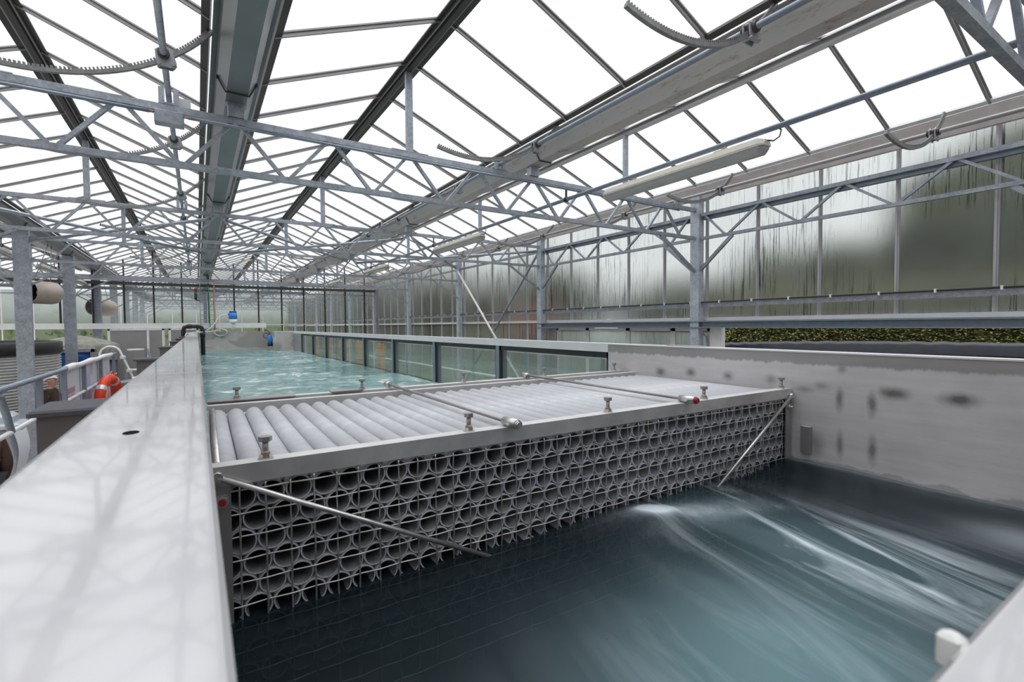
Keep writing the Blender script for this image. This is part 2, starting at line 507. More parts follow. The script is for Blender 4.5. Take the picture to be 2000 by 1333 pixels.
def banner():
    m, nt, N, L, P = nodes('printed_banner')
    v = geo_coords(N, L)
    f = noise(N, L, v, 3.2, 3, .5, .4)
    sep = N.new('ShaderNodeSeparateXYZ'); L.new(v, sep.inputs[0])
    far = ramp(N, L, mth(N, L, 'MULTIPLY', mth(N, L, 'SUBTRACT', sep.outputs[1], 8.6), .6), [(.0, 0.), (.25, 1.)])
    blob = mth(N, L, 'MULTIPLY', ramp(N, L, f, [(.47, 0.), (.53, 1.)]), far)
    c = mixc(N, L, mth(N, L, 'MULTIPLY', blob, .8), (.68,.69,.73), (.34,.50,.78))
    lo = ramp(N, L, mth(N, L, 'SUBTRACT', CZ-.86, sep.outputs[2]), [(.0, 0.), (.05, 1.)])
    c = mixc(N, L, mth(N, L, 'MULTIPLY', mth(N, L, 'MULTIPLY', lo, far), .35), c, (.66,.48,.48))
    L.new(c, P.inputs['Base Color']); P.inputs['Roughness'].default_value = .6
    return m
BANNER = banner()
def corrugated():
    return plain('corrugated_zinc', (.56,.56,.545), .4, .5, .12, 3)
CORR = corrugated()

def water(name, deep, teal, foam, up):
    m, nt, N, L, P = nodes(name)
    g = N.new('ShaderNodeNewGeometry')
    sep = N.new('ShaderNodeSeparateXYZ'); L.new(g.outputs['Position'], sep.inputs[0])
    x, y = sep.outputs[0], sep.outputs[1]
    if up:
        v = geo_coords(N, L, (1.0, 1.0, 1))
        n1 = noise(N, L, geo_coords(N, L, (1.1, .8, 1)), 2.2, 7, .66, 1.1)
        n2 = noise(N, L, v, .55, 3, .5, .5)
        fm = mth(N, L, 'MULTIPLY', ramp(N, L, n1, [(.52, 0.), (.64, 1.)]), ramp(N, L, n2, [(.40, .10), (.60, 1.)]))  # white flecks: bright ripple reflections painted into the water colour
        body = mixc(N, L, ramp(N, L, n2, [(.35, 0.), (.7, 1.)]), deep, teal)
        fstr = .85
        alpha = .06
    else:
        # current streams away from the weir towards the near corner, fanning to +X
        mp = N.new('ShaderNodeMapping'); mp.inputs['Rotation'].default_value = (0, 0, math.radians(14))
        L.new(g.outputs['Position'], mp.inputs['Vector'])
        mp2 = N.new('ShaderNodeMapping'); mp2.inputs['Scale'].default_value = (3.4, .55, 1)
        L.new(mp.outputs[0], mp2.inputs['Vector'])
        n1 = noise(N, L, mp2.outputs[0], 1.55, 7, .6, .9)
        n3 = noise(N, L, geo_coords(N, L), 1.3, 3, .5, .3)
        def gauss(cx, cy, rx, ry, rot=0.):
            dx = mth(N, L, 'SUBTRACT', x, cx); dy = mth(N, L, 'SUBTRACT', y, cy)
            c_, s_ = math.cos(rot), math.sin(rot)
            a = mth(N, L, 'DIVIDE', mth(N, L, 'ADD', mth(N, L, 'MULTIPLY', dx, c_), mth(N, L, 'MULTIPLY', dy, s_)), rx)
            b = mth(N, L, 'DIVIDE', mth(N, L, 'SUBTRACT', mth(N, L, 'MULTIPLY', dy, c_), mth(N, L, 'MULTIPLY', dx, s_)), ry)
            d = mth(N, L, 'ADD', mth(N, L, 'MULTIPLY', a, a), mth(N, L, 'MULTIPLY', b, b))
            return mth(N, L, 'POWER', 2.718, mth(N, L, 'MULTIPLY', d, -1.))
        jet = gauss(1.98, .95, .30, .75, .12)
        cloud = gauss(1.15, .55, .55, .42, .35)
        boil = mth(N, L, 'ADD', gauss(1.66, 1.44, .075, .06), mth(N, L, 'MULTIPLY', gauss(1.85, 1.36, .32, .10, -.35), mth(N, L, 'MULTIPLY', noise(N, L, geo_coords(N, L), 9, 5, .65), .45)))
        wallf = mth(N, L, 'MULTIPLY', gauss(2.98, 1.2, .035, .9), .8)
        corner = gauss(2.62, .42, .14, .22)
        st = ramp(N, L, n1, [(.46, 0.), (.68, 1.)])
        fm = mth(N, L, 'MULTIPLY', mth(N, L, 'MULTIPLY', jet, st), 1.5)
        fm = mth(N, L, 'ADD', fm, mth(N, L, 'MULTIPLY', cloud, mth(N, L, 'ADD', mth(N, L, 'MULTIPLY', st, .30), .16)))
        fm = mth(N, L, 'ADD', fm, mth(N, L, 'MULTIPLY', boil, 2.2))
        fm = mth(N, L, 'ADD', fm, mth(N, L, 'MULTIPLY', mth(N, L, 'ADD', wallf, corner), mth(N, L, 'MULTIPLY', n3, .8)), clamp=True)
        body = mixc(N, L, mth(N, L, 'ADD', mth(N, L, 'MULTIPLY', cloud, 1.0), mth(N, L, 'MULTIPLY', jet, .35), clamp=True), deep, teal)
        fstr = .85
        alpha = .54
    col = mixc(N, L, mth(N, L, 'MULTIPLY', fm, fstr), body, foam)
    df = N.new('ShaderNodeBsdfDiffuse'); L.new(col, df.inputs[0])
    tr = N.new('ShaderNodeBsdfTransparent'); tr.inputs[0].default_value = (.36,.44,.47,1)
    gl = N.new('ShaderNodeBsdfGlossy'); gl.inputs['Roughness'].default_value = .10 if up else .22
    gl.inputs[0].default_value = (.9,.95,1,1)
    fr = N.new('ShaderNodeFresnel'); fr.inputs[0].default_value = 1.33
    a = mth(N, L, 'MULTIPLY', mth(N, L, 'SUBTRACT', 1., fm, clamp=True), alpha)
    m1 = N.new('ShaderNodeMixShader'); L.new(a, m1.inputs[0]); L.new(df.outputs[0], m1.inputs[1]); L.new(tr.outputs[0], m1.inputs[2])
    m2 = N.new('ShaderNodeMixShader')
    L.new(mth(N, L, 'MULTIPLY', fr.outputs[0], .75 if up else .7), m2.inputs[0]); L.new(m1.outputs[0], m2.inputs[1]); L.new(gl.outputs[0], m2.inputs[2])
    L.new(m2.outputs[0], N['Material Output'].inputs[0])
    return m
WUP = water('teal_rippled_water', (.14,.25,.245), (.26,.42,.405), (.90,.94,.94), True)
WDN = water('dark_streaming_water', (.018,.027,.034), (.135,.30,.335), (.74,.81,.88), False)

# ------------------------------------------------------------------ key dimensions
Y0, S, XR, WB = .751, 4.2, 6.724, 3.197          # first truss, bay, right column line, roof span
XL = XR - 3*WB                                   # left column line
YB, YE = -3.45, 47.0                             # roof extent along the hall
ZT, ZB = CZ+1.80, CZ+1.357                       # truss chords
ZG, ZE, ZR = CZ+1.95, CZ+2.15, CZ+2.72           # gutter base, glass at gutter, ridge
ROWS = 11
PAN = .84
YW = 21.6                                        # partition

# ------------------------------------------------------------------ setting: floor, ground
fl = MB().box((-16, -4, -.12), (7.2, 47.2, 0)).build('floor', FLOORM); struct(fl, 'beige concrete slab floor of the glasshouse', 'floor')
gr = MB().box((-60, -40, -.4), (60, 120, -.13)).build('ground', GRASS); struct(gr, 'grassy ground around the glasshouse', 'ground')

# roof: six slopes of glass over the near span, six more over the span beyond the columns
bar_near = None
def slope(i, xa, za, xb, zb, y0, y1, step, label):
    """glass slope from gutter side a to ridge side b, glazing bars as its parts"""
    d = Vector((xb-xa, 0, zb-za)).normalized(); n = Vector((-d.z, 0, d.x))
    if n.z < 0: n = -n
    a, b = Vector((xa,0,za)), Vector((xb,0,zb))
    t = n*.006
    prof = [(a.x,a.z),(b.x,b.z),((b+t).x,(b+t).z),((a+t).x,(a+t).z)]
    g = MB().prism(prof, y0, y1).build('ceiling', ROOFG); struct(g, label, 'glass roof')
    bm = MB()
    lo1 = -n*.004; lo2 = -n*.016; lo3 = -n*.042
    for wd, p, q in ((.046, lo1, lo2), (.018, lo2, lo3)):
        A, B = a + d*.022 + (p+q)/2, b + (p+q)/2
        bm.beam(A, B, wd, (p-q).length, n)
    first = bm.build('glazing_bar', ALU, g)
    k0 = math.ceil((y0 - (Y0-.07))/step)
    y = (Y0-.07) + k0*step
    first.location = (0, y, 0)
    y += step
    while y < y1:
        c = first.copy(); C.objects.link(c); c.parent = g; c.location = (0, y, 0)
        y += step
    # edge strip next to the ridge and the sill strip at the gutter
    e = MB().beam(a + d*.02 - n*.012, a + d*.02 - n*.012, .05, .02) if False else MB()
    e.v = []; e.f = []; e.s = []
    for p in (a + d*.046,):
        A = p - n*.02
        e.beam((A.x, y0, A.z), (A.x, y1, A.z), .055, .028, n)
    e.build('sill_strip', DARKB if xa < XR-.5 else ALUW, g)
    return g
names = ['over the near half of the flume wall', 'rising from the overhead gutter', 'falling to the rust-spotted gutter', 'behind the rust-spotted gutter', 'falling to the misted side wall']
gx = [XL + WB*i for i in range(-3, 4)]           # gutter lines
k = 0
ROOFL = ['outermost west-facing slope of the fogged glass roof beyond the columns','second fogged glass slope beyond the left columns','third fogged glass slope beyond the left columns','fourth fogged glass slope beyond the left columns',
         'fifth fogged glass slope, next to the left column gutter','sixth fogged glass slope, falling to the left column gutter',
         'fogged glass slope rising from the left column gutter','fogged glass slope with toothed racks, falling to the big overhead gutter',
         'fogged glass slope rising from the big overhead gutter','fogged glass slope falling to the rust-spotted gutter',
         'narrow glimpsed glass slope behind the rust-spotted gutter','fogged glass slope falling to the pinkish eave of the side wall']
for i in range(6):
    xa, xb = gx[i], gx[i+1]; xr = (xa+xb)/2
    yy1 = YE if i >= 3 else 30.
    slope(0, xa+.175, ZE+.022, xr-.03, ZR+.03, YB, yy1, PAN, ROOFL[2*i])
    xe = xb-.175 if i < 5 else XR-.09
    slope(1, xe, ZE+.022, xr+.03, ZR+.03, YB, yy1, PAN, ROOFL[2*i+1])

# ridges and gutters
RIDL = {3: 'dark ridge beam at the upper left, over the toothed racks', 4: 'dark ridge beam running over the middle of the flume', 5: 'ridge beam whose pale edge shows beside the rust-spotted gutter',
        0: 'outermost dark ridge beam beyond the columns', 1: 'second dark ridge beam beyond the columns', 2: 'dark ridge beam just left of the column line'}
for i in range(6):
    xr = (gx[i]+gx[i+1])/2
    r = thing('ridge_beam', RIDL[i], 'roof beam', (xr, YB, ZR), 'ridge beams of the glass roof', 'thing')
    y1 = YE if i >= 3 else 30
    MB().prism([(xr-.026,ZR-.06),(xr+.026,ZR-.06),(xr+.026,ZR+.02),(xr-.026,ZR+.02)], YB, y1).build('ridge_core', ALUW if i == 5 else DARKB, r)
    for sgn in (-1, 1):
        a = Vector((xr+sgn*.030, 0, ZR+.012)); b = Vector((xr+sgn*.105, 0, ZR-.02))
        q = Vector((0,0,-.014))
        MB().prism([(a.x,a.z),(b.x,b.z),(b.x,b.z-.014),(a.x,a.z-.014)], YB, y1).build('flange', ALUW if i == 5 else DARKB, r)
        MB().prism([(xr+sgn*.036,ZR-.035),(xr+sgn*.05,ZR-.035),(xr+sgn*.05,ZR-.005),(xr+sgn*.036,ZR-.005)], YB, y1).build('seal_strip', ALU, r)
def gutter_prof(x, z):
    o = [(-.188,.192),(-.15,.2),(-.14,.11),(-.078,0),(.078,0),(.14,.11),(.15,.2),(.188,.192)]
    inn = [(.188,.197),(.145,.207),(.134,.112),(.074,.006),(-.074,.006),(-.134,.112),(-.145,.207),(-.188,.197)]
    return [(x+a, z+b) for a, b in o+inn]
def rusty():
    m, nt, N, L, P = nodes('rust_spotted_gutter')
    v = geo_coords(N, L)
    f = noise(N, L, geo_coords(N, L, (1, .5, 2)), 9, 7, .75)
    r = ramp(N, L, f, [(.55, 0.), (.68, 1.)])
    L.new(mixc(N, L, mth(N, L, 'MULTIPLY', r, .7), (.46,.43,.42), (.20,.13,.08)), P.inputs['Base Color'])
    P.inputs['Metallic'].default_value = .25; P.inputs['Roughness'].default_value = .55
    return m
RUSTG = rusty()
GUTM = plain('grey_aluminium_gutter', (.17,.18,.19), .35, .4, .12, 2)
GUTL = {1: 'second gutter beyond the left columns', 2: 'gutter one span left of the column line', 3: 'grey gutter carried by the left steel columns',
        4: 'big grey gutter overhead that runs down the hall above the flume wall', 5: 'rust-spotted gutter crossing the upper right with a drive tube beside it'}
for i in range(1, 6):
    x = gx[i]; y1 = YE if i >= 3 else 30
    g = thing('roof_gutter', GUTL[i], 'gutter', (x, YB, ZG), 'roof gutters', 'thing')
    MB().prism(gutter_prof(x, ZG), YB, y1).build('trough', RUSTG if i == 5 else GUTM, g)
    for j in range(ROWS if i >= 3 else 7):
        yy = Y0 + S*j - .25
        mbr = MB()
        mbr.path([(x-.150,yy,ZG+.112),(x-.085,yy,ZG-.008),(x+.085,yy,ZG-.008),(x+.150,yy,ZG+.112)], .008, 6)
        mbr.hexa((x-.145,yy-.0,ZG+.085), .012, .016); mbr.hexa((x+.145,yy,ZG+.085), .012, .016)
        mbr.build('clamp_strap', DARKB, g)
# eave along the side wall
ev = thing('eave_beam', 'pinkish weathered eave beam along the top of the misted side wall', 'beam', (XR, YB, CZ+2.0), None, 'thing')
MB().prism([(XR+.0,CZ+1.97),(XR+.05,CZ+1.97),(XR+.06,CZ+2.14),(XR-.07,CZ+2.155),(XR-.07,CZ+2.14)], YB, YE).build('web_plate', PINK, ev)
MB().prism([(XR-.075,CZ+2.168),(XR-.03,CZ+2.162),(XR-.03,CZ+2.148),(XR-.075,CZ+2.152)], YB, YE).build('sill_lip', ALUW, ev)

# ------------------------------------------------------------------ lattice trusses
def make_truss(x0, x1, label, full=True):
    t = thing('roof_truss', label, 'truss', ((x0+x1)/2, Y0, ZB), 'galvanised lattice trusses across the hall', 'thing')
    y = Y0
    MB().beam((x0+.06,y,ZT), (x1-.06,y,ZT), .055, .055).build('top_chord', GALV, t)
    MB().beam((x0+.06,y,ZB), (x1-.06,y,ZB), .05, .05).build('bottom_chord', GALV, t)
    p = (x1-x0)/12
    for j in range(12):
        xa = x0 + p*j; xm = xa + p/2; xb = xa + p
        if j > 0: MB().beam((xa+.03,y,ZT-.02), (xm-.03,y,ZB+.02), .03, .034, (0,1,0)).build('diagonal', GALV, t)
        if j < 11: MB().beam((xm+.03,y,ZB+.02), (xb-.03,y,ZT-.02), .03, .034, (0,1,0)).build('diagonal', GALV, t)
    for r in range(3):
        xr = x0 + (r+.5)*(x1-x0)/3
        MB().box((xr-.035,y-.02,ZT+.03), (xr+.035,y+.02,ZR-.06)).box((xr-.2,y-.03,ZT+.027),(xr+.2,y+.03,ZT+.036)).build('ridge_post', GALV, t)
        if r < 2:
            xg = x0 + (r+1)*(x1-x0)/3
            MB().box((xg-.06,y-.045,ZT+.03), (xg+.06,y+.045,ZG+.002)).box((xg-.085,y-.05,ZG-.006),(xg+.085,y+.05,ZG)).build('gutter_post', GALVB, t)
    for sx, xx in ((1, x0), (-1, x1)):
        MB().beam((xx+sx*.86,y,ZB-.02), (xx+sx*.06,y,ZB-.52), .035, .05, (0,1,0)).build('knee_brace', GALV, t)
    return t
tr0 = make_truss(XL, XR, 'dark underside of the near truss cutting the upper right corner, above the camera')
TRL = ['', 'large galvanised truss over the pipe weir, with a drive shaft under its top chord']
for j in range(1, ROWS):
    lab = TRL[1] if j == 1 else '%s galvanised lattice truss counted from the large one over the pipe weir' % ORD[j-1]
    dup(tr0, (tr0.location.x, Y0+S*j, ZB), lab)
for j in range(2, 7):
    dup(tr0, (tr0.location.x-3*WB, Y0+S*j, ZB), '%s truss left of the column line, counted from the near end' % ORD[j-2], 'lattice trusses beyond the left columns')

# columns
def make_column(name, label, w, d, grp, top):
    t = thing(name, label, 'column', (0,0,0), grp, 'thing')
    MB().box((-w/2,-d/2,0),(w/2,d/2,top)).build('shaft', GALVC if w < .2 else GALVB, t)
    MB().box((-w/2-.012,-d/2-.02,.0),(w/2+.012,d/2+.02,.02)).build('base_plate', GALVB, t)
    for zz in (CZ+.09, CZ+.12, ZB-.06, ZB+.06, ZT+.05):
        MB().tube((-w/2-.008,.03,zz),(-w/2,.03,zz),.011,6).build('bolt', STEELB, t)
    return t
cr = make_column('steel_column', 'galvanised column carrying the near truss, outside the right of the frame', .12, .16, 'columns along the misted side wall', CZ+2.02)
cr.location = (XR, Y0, 0)
CRL = ['', 'galvanised column of the misted side wall at the end of the large truss']
for j in range(1, ROWS):
    dup(cr, (XR, Y0+S*j, 0), CRL[1] if j == 1 else '%s galvanised column along the misted side wall, counted from the nearest' % ORD[j-1])
cl = make_column('steel_column', '', .24, .12, 'broad columns left of the flume', ZG)
cl.location = (XL, Y0+S*3, 0)
cl['label'] = 'broad galvanised column at the left edge, in front of the corrugated tank'
CLL = ['second broad galvanised column, beside the blue tarpaulin', 'third broad column left of the flume, just behind the white rail of the partition']
for j in range(4, 10):
    dup(cl, (XL, Y0+S*j, 0), CLL[j-4] if j-4 < 2 else '%s broad column, in the far hall behind the partition' % ORD[j-6])
for j in range(5, 10):
    for gi, gn in ((4, 'big grey gutter'),):
        if j == 5:
            dup(cr, (gx[gi]-.05, YW+.12, 0), 'slim galvanised column behind the hoses and cable ladder', 'columns under the middle gutters')

# lattice girders along the side wall
def make_girder(label):
    t = thing('wall_girder', label, 'girder', (XR, 0, ZB), 'lattice girders along the side wall', 'thing')
    y0, y1 = .09, S-.09
    zt, zb = CZ+1.715, CZ+1.345
    MB().beam((XR-.01,y0,zt),(XR-.01,y1,zt),.05,.05).build('top_chord', GALV, t)
    MB().box((XR+.02,y0,zt-.075),(XR+.075,y1,zt+.012)).build('wall_beam', GALVT, t)
    MB().beam((XR-.01,y0,zb),(XR-.01,y1,zb),.045,.045).build('bottom_chord', GALV, t)
    p = S/4
    for j in range(4):
        a = p*j; m_ = a+p/2; b = a+p
        if j > 0: MB().beam((XR-.01,a+.03,zt-.02),(XR-.01,m_-.04,zb+.02),.03,.03,(1,0,0)).build('diagonal', GALV, t)
        else: MB().beam((XR-.01,a+.16,zt-.02),(XR-.01,m_-.04,zb+.02),.03,.03,(1,0,0)).build('diagonal', GALV, t)
        if j < 3: MB().beam((XR-.01,m_+.04,zb+.02),(XR-.01,b-.03,zt-.02),.03,.03,(1,0,0)).build('diagonal', GALV, t)
        else: MB().beam((XR-.01,m_+.04,zb+.02),(XR-.01,b-.16,zt-.02),.03,.03,(1,0,0)).build('diagonal', GALV, t)
    MB().beam((XR-.01,y0-.01,CZ+.86),(XR-.01,.62,zb-.02),.05,.035,(1,0,0)).build('knee_brace', GALV, t)
    MB().beam((XR-.01,y1+.01,CZ+.86),(XR-.01,S-.62,zb-.02),.05,.035,(1,0,0)).build('knee_brace', GALV, t)
    return t
g0 = make_girder('lattice girder along the side wall beside the long light fitting, nearest the camera')
g0.location.y = Y0
dup(g0, (XR, Y0+S, ZB), 'second lattice girder along the side wall, above the milky sliding doors')
for j in range(-1, 0):
    dup(g0, (XR, Y0+S*j, ZB), 'lattice girder along the side wall, behind the camera')
for j in range(2, 6):
    t = thing('eave_strut', '%s plain tube strut between columns of the side wall, past the girders' % ORD[j-2], 'strut', (XR, Y0+S*j, ZT-.1), 'plain struts along the side wall', 'thing')
    MB().beam((XR,Y0+S*j+.09,CZ+1.70),(XR,Y0+S*(j+1)-.09,CZ+1.70),.05,.05).build('tube', GALV, t)

# cross bracing
def rod(name, label, cat, a, b, r, mat, group=None):
    t = thing(name, label, cat, a, group, 'thing')
    MB().tube(a, b, r, 8).build('tube', mat, t)
    d = (Vector(b)-Vector(a)).normalized()
    MB().beam(Vector(a)-d*.05, Vector(a)+d*.06, .012, .06).beam(Vector(b)-d*.06, Vector(b)+d*.05, .012, .06).build('end_plate', mat, t)
    return t
rod('wall_brace', 'pale diagonal brace sloping down to the right from a side column', 'brace', (XR-.09,Y0+3*S-.12,CZ+1.62),(XR-.09,Y0+2*S+.15,CZ-1.9), .028, ALUW, 'crossed braces on the side wall')
rod('wall_brace', 'grey diagonal brace sloping down to the left from a side column', 'brace', (XR-.03,Y0+2*S+.12,CZ+1.62),(XR-.03,Y0+3*S-.15,CZ-1.9), .028, GALVT, 'crossed braces on the side wall')
PB = [((gx[4],2),(gx[3],3)),((gx[3],2),(gx[4],3)),((gx[4],2),(gx[5],3)),((gx[5],2),(gx[4],3)),((gx[5],2),(gx[6],3)),((gx[6],2),(gx[5],3))]
PBL = ['grey roof brace from the overhead gutter back to the left edge column','dark roof brace from the left side back to the overhead gutter','dark roof brace from the overhead gutter back to the rust-spotted gutter',
       'pale roof brace from the rust-spotted gutter back to the overhead gutter','roof brace from the rust-spotted gutter back to the side wall','roof brace from the side wall back to the rust-spotted gutter']
for i, ((xa,ja),(xb,jb)) in enumerate(PB):
    rod('roof_brace', PBL[i], 'brace', (xa+(.1 if xb>xa else -.1),Y0+S*ja+.06,CZ+1.735-(.03 if i%2 else 0)),(xb+(-.14 if xb>xa else .14),Y0+S*jb-.06,CZ+1.735-(.03 if i%2 else 0)), .028, GALV, 'crossed roof braces above the water')

# ------------------------------------------------------------------ vent drive tubes and toothed racks
def rack_mesh(cx, y, label, grp, sc=1.):
    """curved toothed rack in the plane of y; cx = gutter line"""
    t = thing('toothed_rack', label, 'vent rack', (cx-.48, y, CZ+1.88), grp, 'thing')
    oc = Vector((cx-1.26, 0, CZ+2.97)); R = 1.36
    a0, a1 = math.radians(-105), math.radians(-37)
    n = 40; prof = []
    for i in range(n+1):
        a = a0 + (a1-a0)*i/n
        prof.append((oc.x+R*math.cos(a), oc.z+R*math.sin(a)))
    inn = []
    for i in range(n+1):
        a = a1 + (a0-a1)*i/n
        inn.append((oc.x+(R-.024)*math.cos(a), oc.z+(R-.024)*math.sin(a)))
    m = MB()
    for i in range(n):
        q = [prof[i], prof[i+1], inn[n-1-i], inn[n-i]]
        m.prism(q, y-.013, y+.013)
    nt_ = 74
    for i in range(nt_):
        a = a0 + (a1-a0)*(i+.5)/nt_
        c = Vector((oc.x+(R-.032)*math.cos(a), y, oc.z+(R-.032)*math.sin(a)))
        rad = Vector((math.cos(a),0,math.sin(a)))
        m.beam(c - rad*.009, c + rad*.009, .011, .020, (0,1,0))
    m.build('rack_bar', RACKM, t)
    px, pz = cx-.48, CZ+1.9
    b = MB()
    for yy in (y-.022, y+.022):
        b.prism([(px-.05,pz+.02),(px-.01,pz+.05),(px+.05,pz+.035),(px+.075,pz-.05),(px+.05,pz-.085),(px-.03,pz-.085),(px-.045,pz-.05)], yy-.004, yy+.004)
    for dx, dz in ((-.03,-.07),(.055,-.06),(-.03,.02)):
        b.tube((px+dx,y-.034,pz+dz),(px+dx,y+.034,pz+dz),.011,8)
    b.build('pinion_bracket', BRKT, t)
    MB().tube((px,y-.05,pz),(px,y+.05,pz),.036,12).build('pinion_sleeve', DARKB, t)
    e = Vector(prof[-1] if False else (oc.x+R*math.cos(a1), 0)) if False else None
    return t
RACKM = galv('weathered_rack_steel', (.24,.24,.24), .5, .5)
BRKT = plain('cast_bracket', (.36,.37,.39), .5, .4)
RN = {4: 'under the big overhead gutter', 5: 'beside the rust-spotted gutter', 6: 'under the pinkish eave'}
for gi, x in ((4, gx[4]), (5, gx[5]), (6, gx[6])):
    tb = thing('vent_drive_tube', 'long steel tube driving the toothed racks ' + RN[gi], 'drive tube', (x-.48, YB, CZ+1.9), 'vent drive tubes', 'thing')
    MB().tube((x-.48,YB,CZ+1.9),(x-.48,YW-.4,CZ+1.9),.021,12).build('tube', {4: GALVB, 5: GALVT, 6: ALU}[gi], tb)
    for j in range(0, 5):
        yy = Y0+S*j
        MB().box((x-.55,yy-.012,CZ+1.80),(x-.51,yy+.012,CZ+1.97)).box((x-.45,yy-.012,CZ+1.80),(x-.41,yy+.012,CZ+1.97)).box((x-.55,yy-.03,CZ+1.83),(x-.41,yy+.03,CZ+1.845)).build('bearing_bracket', GALVB, tb)
    ys = []
    for j in range(0, 5):
        for dd in (-.73, 1.1):
            yy = Y0+S*j+dd
            if yy > 1. and yy < YW-1: ys.append(yy)
    for q, yy in enumerate(ys):
        rack_mesh(x, yy, '%s curved toothed rack %s, counted from the near end' % (ORD[q], RN[gi]), 'curved toothed racks ' + RN[gi])
# gearbox and shaft under the large truss
gb = thing('drive_gearbox', 'dark square gearbox bolted under the top chord of the large truss', 'gearbox', (gx[4]-.48, Y0+S, CZ+1.70), None, 'thing')
xg = gx[4]-.48
MB().rbox((xg-.10,Y0+S-.06,CZ+1.67),(xg+.10,Y0+S+.05,CZ+1.77)).build('casing', GALVB, gb)
MB().box((xg+.06,Y0+S+.055,CZ+1.78),(xg+.15,Y0+S+.08,CZ+1.93)).build('mounting_plate', ALUW, gb)
sh = thing('drive_shaft', 'thin steel shaft running along under the top chord of the large truss', 'shaft', (xg, Y0+S-.05, CZ+1.73), None, 'thing')
MB().tube((XL+.3,Y0+S-.052,CZ+1.74),(xg-.13,Y0+S-.052,CZ+1.74),.014,10).tube((xg+.13,Y0+S-.052,CZ+1.74),(XR-.5,Y0+S-.052,CZ+1.74),.014,10).build('shaft', GALVT, sh)
MB().tube((xg-.2,Y0+S-.052,CZ+1.74),(xg-.10,Y0+S-.052,CZ+1.74),.011,8).tube((xg+.10,Y0+S-.052,CZ+1.74),(xg+.2,Y0+S-.052,CZ+1.74),.011,8).build('coupling', RUST, sh)

# ------------------------------------------------------------------ light tubes and batten lights
def batten(x, y0, ln, label, grp):
    t = thing('batten_light', label, 'light fitting', (x, y0+ln/2, CZ+1.5), grp, 'thing')
    z = CZ+1.485
    body = [(x-.085,z),(x-.085,z+.02),(x-.055,z+.075),(x+.055,z+.075),(x+.085,z+.02),(x+.085,z)]
    m = MB().prism(body, y0+.06, y0+ln-.06)
    for ya, yb in ((y0+.06,y0),(y0+ln-.06,y0+ln)):
        n = len(body)
        small = [(x+(px-x)*.6, z+.01+(pz-z)*.6) for px, pz in body]
        vs = [(px,ya,pz) for px,pz in body]+[(px,yb,pz) for px,pz in small]
        fs = [(k_,(k_+1)%n,n+(k_+1)%n,n+k_) for k_ in range(n)]+[tuple(range(n,2*n))]
        m.add(vs, fs)
    m.build('housing', CREAM, t)
    dif = [(x+.08*math.cos(a), z+.062*math.sin(a)) for a in [math.pi+math.pi*i/10 for i in range(11)]]
    d = MB().prism([(px,pz-.001) for px,pz in dif], y0+.05, y0+ln-.05)
    for ya, yb in ((y0+.05,y0+.01),(y0+ln-.05,y0+ln-.01)):
        n = len(dif); small = [(x+(px-x)*.55, z+(pz-z)*.5) for px,pz in dif]
        d.add([(px,ya,pz-.001) for px,pz in dif]+[(px,yb,pz-.001) for px,pz in small], [(k_,(k_+1)%n,n+(k_+1)%n,n+k_) for k_ in range(n)]+[tuple(range(n,2*n))], True)
    d.build('diffuser', DIFFU, t)
    c = MB()
    for yy in (y0+.22*ln, y0+.78*ln):
        c.beam((x,yy-.02,z+.075),(x,yy-.02,z+.135),.012,.05,(0,1,0)); c.box((x-.05,yy-.07,z+.074),(x+.05,yy+.05,z+.085))
    c.build('hanger_clip', CREAM, t)
    e = y0
    MB().path([(x,e,z+.05),(x,e-.05,z+.03),(x,e-.10,z+.05),(x+.005,e-.11,z+.10),(x,e-.07,z+.15),(x,e-.04,z+.155)], .006, 6).build('cable', RUBBER, t)
    return t
LX, LXL = 4.05, -3.15
for x, ya, lab in ((LX, YB, 'blue-grey tube carrying the light fittings along the right half of the hall'), (LXL, 6., 'tube carrying light fittings behind the left columns')):
    t = thing('light_rail', lab, 'tube', (x, ya, CZ+1.62), 'tubes that carry lights', 'thing')
    MB().tube((x,ya,CZ+1.622),(x,YW-.2,CZ+1.622),.024,14).build('tube', GALVT, t)
    jb = MB()
    for j in range(5):
        yy = Y0+S*j
        if yy > ya: jb.tube((x,yy-.02,CZ+1.622),(x,yy+.02,CZ+1.622),.034,12).box((x-.008,yy-.012,CZ+1.64),(x+.008,yy+.012,ZT-.02))
    jb.build('clip', DARKB, t)
for k in range(4):
    batten(LX, 2.30+4.85*k, 1.92, ['large cream batten light hanging under a tube at the upper right','second cream batten light along the right tube','third cream batten light along the right tube','fourth, small cream batten light along the right tube'][k], 'cream batten lights right of the flume')
for k in range(3):
    batten(LXL, 12.9+4.3*k-1.2, 1.75+.5*(k==0), ['cream batten light cut by the left edge beside the broad column','cream batten light between the two broad columns','cream batten light just right of the second broad column'][k], 'cream batten lights left of the flume')

# ------------------------------------------------------------------ right wall
wr = thing('wall_right', 'side wall of misted panes between slim mullions', 'glass wall', (XR+.15, 0, 0), None, 'structure')
XW = XR+.15
mull = MB().box((XW-.014,-.019,CZ+.06),(XW+.02,.019,CZ+2.05)).box((XW-.034,-.006,CZ+.06),(XW-.014,.006,CZ+2.05)).build('mullion', ALUM, wr)
mull.location = (0, Y0-.08-PAN*3, 0)
pane = MB().box((XW,.022,CZ+.11),(XW+.006,PAN-.022,CZ+2.03)).build('misted_pane', FOGG, wr)
pane.location = mull.location
lower = MB().box((XW,.022,.06),(XW+.006,PAN-.022,CZ+.05)).build('lower_pane', FOGG, wr)
lmul = MB().box((XW-.014,-.018,0),(XW+.02,.018,CZ+.06)).build('lower_mullion', ALUM, wr)
lstart = Y0+2*S-.08
lower.location = (0, lstart, 0); lmul.location = (0, lstart, 0)
y = Y0-.08-PAN*2
